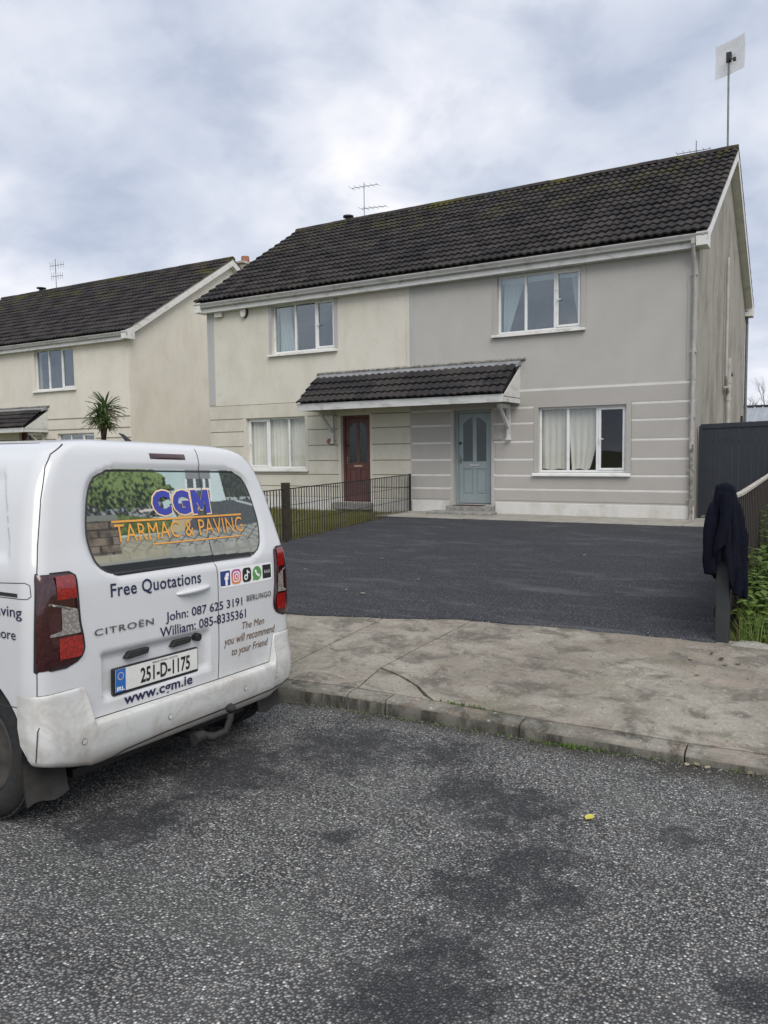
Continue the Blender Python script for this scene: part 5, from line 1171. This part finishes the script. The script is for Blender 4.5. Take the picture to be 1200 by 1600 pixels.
    def frontpatch(u0, u1, z0_, z1_, off, nz=10, nu=16):
        b = MB()
        def fn(u, v):
            z = lerp(z0_, z1_, v); uu = lerp(u0, u1, u)*(VW(z)-.10); w = VW(z); fc = min(FC, w*.9); e = abs(uu)-(w-fc)
            x = VF(z)-fc+(math.sqrt(max(0, fc*fc-e*e)) if e > 0 else fc); return (x+off, uu, z+off*.6)
        b.grid(nu, nz, fn); return b
    fin(frontpatch(-1, 1, 1.14, 1.68, .012), 'windscreen', 'dark_glass', smooth=True, fix=False); fin(frontpatch(-.5, .5, .42, .60, .012), 'grille', 'black', smooth=True, fix=False)
    for sd in (-1, 1): fin(frontpatch(sd*.62, sd*1.0, .66, .84, .012), 'headlight', 'lamp_clear', smooth=True, fix=False)
    for sd in (-1, 1):
        q = lambda s: sd*s
        fin(rowpatch(lambda z: q(1.84), lambda z: q(lerp(3.05, 2.35, (z-1.12)/.5)), 1.12, 1.62, 10, 12, .004), 'side_window', 'dark_glass', fix=False, smooth=True)
        b = MB(); b.prism([(2.75, 1.08), (2.92, 1.08), (2.9, 1.26), (2.77, 1.27)], lambda a, z, u: (a, u, z), min(sd*.93, sd*1.12), max(sd*.93, sd*1.12)); fin(b, 'wing_mirror', 'black', bevel=.03)
van()

# ------------------------------------------------------------------ planting and small things
def palm():
    P = Vector((-14.9, -1.2, -.03)); t = thing('cordyline_palm', 'spiky cabbage palm with forked trunk between the two pairs of houses', 'palm', P)
    b = MB(); top = Vector((-14.70, -1.2, 2.2)); b.tube([P, P+Vector((.03, 0, .8)), P+Vector((.12, 0, 1.5)), P+Vector((.20, 0, 1.80))], [.10, .085, .075, .07], 10)
    f = P+Vector((.20, 0, 1.78)); heads = [(f+Vector((-.10, 0, .55)), 1.0), (f+Vector((.26, -.1, .42)), .72), (f+Vector((-.04, .12, .80)), 1.1)]
    for h, s in heads: b.tube([f, lerp(f, h, .5)+Vector((0, 0, .03)), h], [.06, .05, .045], 8)
    b.build('trunk', 'bark', t, smooth=True)
    lm = MB()
    def leaf(u, v): return ((u-.5)*.055*math.sin(math.pi*min(1, v*.93+.06))**.7, v*.50, .10*v-.17*v*v+.012*abs(u-.5)*2)
    lm.grid(2, 7, leaf); me = lm.mesh('leaf', 'palm_leaf', True); med = lm.mesh('dead_leaf', 'dead_frond', True)
    for h, s in heads:
        for i in range(80):
            el = math.asin(random.uniform(-.6, 1.0)); az = random.uniform(0, 2*math.pi); o = bpy.data.objects.new('leaf', me if el > -.35 else med); COL.objects.link(o); o.parent = t; o.matrix_parent_inverse = WORLD[t.name].inverted()
            o.matrix_basis = Matrix.Translation(h+Vector((0, 0, random.uniform(-.1, .08)))) @ Matrix.Rotation(az, 4, 'Z') @ Matrix.Rotation(el, 4, 'X') @ Matrix.Scale(s*random.uniform(.75, 1.1), 4)
palm()
def blades(name, n, area, hmin, hmax, mat, label, cat, w=.006, dens=None, lean=.5):
    V = []; F = []; k = 0; tries = 0
    while k < n and tries < n*6:
        tries += 1; x, y = area(); 
        if dens and random.random() > dens(x, y): continue
        z = land(x, y)-.05; h = random.uniform(hmin, hmax); a = random.uniform(0, 6.28); l = random.uniform(0, lean)*h; ca, sa = math.cos(a), math.sin(a); b0 = random.uniform(0, 6.28); ex, ey = math.cos(b0)*w/2, math.sin(b0)*w/2; o = len(V)
        V += [(x-ex, y-ey, z), (x+ex, y+ey, z), (x+ca*l*.35-ex*.8, y+sa*l*.35-ey*.8, z+h*.6), (x+ca*l*.35+ex*.8, y+sa*l*.35+ey*.8, z+h*.6), (x+ca*l, y+sa*l, z+h)]
        F += [(o, o+1, o+3, o+2), (o+2, o+3, o+4)]; k += 1
    b = MB(); b.v = V; b.f = F; b.mi = [0]*len(F); ob = b.build(name, mat, fix=False); tag(ob, label, cat); return kind(ob, 'stuff')
def garden_pt():
    y = random.uniform(-9.0, -.35); fx = lerp(-6.0, -5.05, (y+.06)/-9.34); return fx+.06-abs(random.random()**1.3)*5.2, y
blades('lawn', 46000, garden_pt, .03, .12, 'grass', 'patchy front lawn behind the black railings', 'grass', .007, lambda x, y: .25+.75*min(1, max(0, noise.noise((x*1.1, y*1.1, 7))+.55)))
def verge_pt():
    y = random.uniform(-8.95, -1.0); return 1.62+random.random()*2.4, y
blades('rough_verge', 20000, verge_pt, .06, .24, 'grass', 'rough long grass beyond the boarded fence and post', 'grass', .009, None, .8)
def front_verge(): return random.uniform(1.66, 4.2), random.uniform(-9.0, -8.3)
blades('verge_edge', 2200, front_verge, .06, .3, 'weed', 'bright tufts of grass beside the entrance post', 'grass', .008, None, .9)
def weed(x, y, h, n, label):
    t = thing('weed_plant', label, 'weed', (x, y, land(x, y)-.05), 'broad-leaved weeds along the boarded fence'); z0 = land(x, y)-.05; st = MB(); lf = MB()
    for i in range(n):
        a = random.uniform(0, 6.28); l = random.uniform(.05, .22); hh = h*random.uniform(.5, 1); tip = Vector((x+math.cos(a)*l, y+math.sin(a)*l, z0+hh)); st.tube([(x+math.cos(a)*.03, y+math.sin(a)*.03, z0-.02), (x+math.cos(a)*l*.5, y+math.sin(a)*l*.5, z0+hh*.6), tip], [.004, .003, .002], 5)
        for k in range(6):
            q = lerp(Vector((x, y, z0)), tip, .3+.7*k/5); b = random.uniform(0, 6.28); L = random.uniform(.06, .12); d = Vector((math.cos(b), math.sin(b), random.uniform(-.3, .45))).normalized(); sd = d.cross(Vector((0, 0, 1))).normalized()*L*.34; dn = Vector((0, 0, -L*.22))
            lf.add([q, q+d*L*.45+sd, q+d*L+dn, q+d*L*.45-sd, q+d*L*.5+dn*-.25], [(0, 1, 4), (1, 2, 4), (2, 3, 4), (3, 0, 4)])
    st.build('stem', 'weed', t, fix=False); lf.build('leaves', 'weed', t, fix=False, smooth=True)
for i in range(44):
    weed(1.66+random.random()*.9, -8.85+i*.085+random.uniform(-.1, .1), random.uniform(.16, .42)+.011*i, 12, 'leafy green weed growing against the boarded fence beside the jacket')
# weeds and litter
def small_tufts():
    def pt():
        k = random.choice([0, 0, 1, 1, 1, 2]); 
        if k == 0: x = random.gauss(.98, .12); return x, kerb_y(x)-.02+random.uniform(-.04, .015)
        if k == 1: x = random.uniform(-.9, 2.4); return x, kerb_y(x)-random.random()**2*.05
        x = random.gauss(.25, .1); return x, kerb_y(x)+.132+random.uniform(-.012, .012)
    V = []; 
    for nm, n, mat, lab in (('gutter_weeds', 700, 'weed', 'tiny weeds and moss rooted in the kerb joint and gutter'),):
        b = MB()
        for i in range(n):
            x, y = pt(); z = (road_z(y) if y < kerb_y(x) else land(x, y))-.002; h = random.uniform(.008, .03); a = random.uniform(0, 6.28); e = random.uniform(.003, .009)
            b.add([(x, y, z), (x+math.cos(a)*e, y+math.sin(a)*e, z+h*.6), (x+math.cos(a)*h*.6, y+math.sin(a)*h*.6, z+h), (x-math.sin(a)*e, y+math.cos(a)*e, z+h*.5)], [(0, 1, 2, 3)])
        o = b.build(nm, mat, fix=False); tag(o, lab, 'weeds'); kind(o, 'stuff')
small_tufts()
def loose_chips():
    b = MB(); ico = [(0, 0, 1), (.9, 0, .1), (0, .9, 0), (-.9, 0, -.1), (0, -.9, .1), (0, 0, -.8)]; fc = [(0, 1, 2), (0, 2, 3), (0, 3, 4), (0, 4, 1), (5, 2, 1), (5, 3, 2), (5, 4, 3), (5, 1, 4)]
    for i in range(2600):
        m = random.random()
        if m < .6: x = random.uniform(-1.2, 3); y = kerb_y(x)-random.random()**2*.22; z = road_z(y)
        elif m < .72: x = random.uniform(-.6, 3); y = random.uniform(-13.8, -11.3); z = road_z(y)
        elif m < .9: x = random.uniform(-1, 2.6); y = random.uniform(kerb_y(x)+.02, front_y(x)); z = land(x, y)+.003
        else: x = random.uniform(-4.8, 1.4); y = random.uniform(-9, -1.6); z = land(x, y)+.015
        r = random.uniform(.0025, .0075); a = random.uniform(0, 6.28); ca, sa = math.cos(a), math.sin(a)
        b.add([(x+r*(px*ca-py*sa)*random.uniform(.7, 1.3), y+r*(px*sa+py*ca)*random.uniform(.7, 1.3), z+r*.5+r*pz*.7) for px, py, pz in ico], fc)
    o = b.build('loose_chippings', 'stone_chip', fix=False); tag(o, 'loose stone chippings and grit scattered along the gutter', 'gravel'); kind(o, 'stuff')
loose_chips()
def leaf(x, y, z, L, mat, label, grp=None, curl=.3):
    b = MB(); a = random.uniform(0, 6.28); ca, sa = math.cos(a), math.sin(a)
    def fn(u, v):
        w = math.sin(math.pi*min(1, v*.92+.04))**.8*(.5+.08*math.sin(v*25)); px = (u-.5)*L*w*1.3; py = (v-.5)*L; pz = .004+curl*L*(abs(u-.5)**1.6)+curl*.6*L*(v-.5)**2; return (x+px*ca-py*sa, y+px*sa+py*ca, z+pz)
    b.grid(6, 8, fn); o = b.build('fallen_leaf', mat, fix=False, smooth=True); tag(o, label, 'leaf', grp); return o
leaf(1.332, -11.996, road_z(-11.996)+.004, .062, 'yellow_leaf', 'bright yellow fallen leaf lying alone on the road', None, .15)
for x, y, m, lab in ((1.40, -9.50, 'dry_leaf', 0), (1.52, -9.32, 'dead_leaf', 1), (1.64, -9.53, 'dry_leaf', 0), (1.49, -9.80, 'dry_leaf', 0), (1.6, -9.42, 'dead_leaf', 1), (1.72, -9.47, 'dry_leaf', 0)):
    leaf(x, y, land(x, y)+.006, random.uniform(.035, .06), m, 'dark brown dead leaf on the concrete pavement near the post' if lab else 'pale dry leaf on the concrete pavement near the post', 'leaves on the pavement')
for x, y in ((-3.45, -7.64), (-2.25, -8.55), (-1.98, -8.64), (-1.82, -7.68), (-3.0, -6.5), (-.6, -5.2)):
    leaf(x, y, land(x, y)+.02, random.uniform(.04, .06), 'dry_leaf', 'small pale leaf lying on the new black tarmac', 'leaves on the drive')
for i in range(4):
    x = random.uniform(1.5, 2.1); leaf(x, kerb_y(x)-random.uniform(.02, .07), road_z(-11.15)+.003, random.uniform(.03, .055), 'dry_leaf', 'dry leaf lying in the gutter below the kerb', 'leaves in the gutter')
def litter():
    b = MB()
    for i in range(1500):
        s = random.random(); y = lerp(-.4, -9, s); x = lerp(-6, -5.05, (y+.06)/-9.34)+random.gauss(.04, .05); z = land(x, y)+.0+random.random()*.02; a = random.uniform(0, 6.28); r = random.uniform(.008, .03); t = random.uniform(-.6, .6)*r
        b.add([(x+r*math.cos(a), y+r*math.sin(a), z+t), (x-r*.6*math.sin(a), y+r*.6*math.cos(a), z+.004), (x-r*math.cos(a), y-r*math.sin(a), z-t*.5+.004), (x+r*.6*math.sin(a), y-r*.6*math.cos(a), z)], [(0, 1, 2, 3)])
    o = b.build('leaf_litter', 'dead_leaf', fix=False); tag(o, 'dark leaf litter under the black railings', 'leaf litter'); kind(o, 'stuff')
litter()

# background: shed and bare trees beyond the gate
def shed():
    t = thing('garden_shed', 'grey ribbed-roof shed showing above the side gate', 'shed', (1.5, 13, 0))
    MB().box(-2.2, 5, 12.1, 15, -.05, 2.10).build('shed_wall', 'shed_wall', t)
    a = MB(); a.prism([(12.0, 2.14), (13.6, 2.70), (13.6, 2.66), (12.0, 2.08)], lambda y, z, x: (x, y, z), -2.4, 5.2); r = a.build('shed_roof', 'shed_roof', t)
    a = MB(); a.prism([(15.2, 2.14), (13.6, 2.70), (13.6, 2.66), (15.2, 2.08)], lambda y, z, x: (x, y, z), -2.4, 5.2); a.build('shed_roof', 'shed_roof', t)
    for i in range(30):
        x = -2.35+i*.25; b = MB(); b.bar((x, 12.0, 2.155), (x, 13.6, 2.715), .05, .03); b.build('roof_rib', 'shed_roof', r)
    MB().box(-2.4, 5.2, 11.98, 12.02, 1.98, 2.09).build('shed_gutter', 'black', t)
    b = MB(); b.bar((-2.4, 13.6, 2.72), (5.2, 13.6, 2.72), .2, .06); b.build('ridge_cap', 'anthracite', t)
shed()
def bare_tree(x, y, h, seed, label):
    rd = random.Random(seed); t = thing('bare_tree', label, 'tree', (x, y, -.05), 'leafless trees behind the shed'); tr = MB(); cr = MB()
    def grow(p, d, L, r, lev):
        n = 4; pts = [p]; q = p.copy(); dd = d.copy()
        for i in range(n):
            dd = (dd+Vector((rd.uniform(-.18, .18), rd.uniform(-.18, .18), rd.uniform(-.02, .14)))).normalized(); q = q+dd*(L/n); pts.append(q.copy())
        (tr if lev < 2 else cr).tube(pts, [lerp(r, r*.55, i/n) for i in range(n+1)], 7 if lev < 2 else 4, cap=False)
        if lev >= 5: return
        for k in range(3 if lev < 4 else 2):
            i = rd.randint(2, n); ax = dd.orthogonal().normalized(); nd = (Matrix.Rotation(rd.uniform(0, 6.28), 3, dd) @ (Matrix.Rotation(rd.uniform(.35, .8), 3, ax) @ dd)); grow(pts[i], nd, L*rd.uniform(.6, .8), r*.55, lev+1)
        grow(q, dd, L*.75, r*.55, lev+1)
    grow(Vector((x, y, -.2)), Vector((0, 0, 1)), h*.30, h*.022, 0)
    tr.build('trunk', 'bark', t, smooth=True); cr.build('crown', 'twig', t, fix=False)
for i, (x, y, h) in enumerate(((-3.4, 42, 6.2), (-1.4, 46, 6.8), (1.6, 41, 5.8), (4.5, 44, 6.6), (7.5, 40, 6.0))):
    bare_tree(x, y, h, 11+i, 'leafless winter tree behind the grey shed')
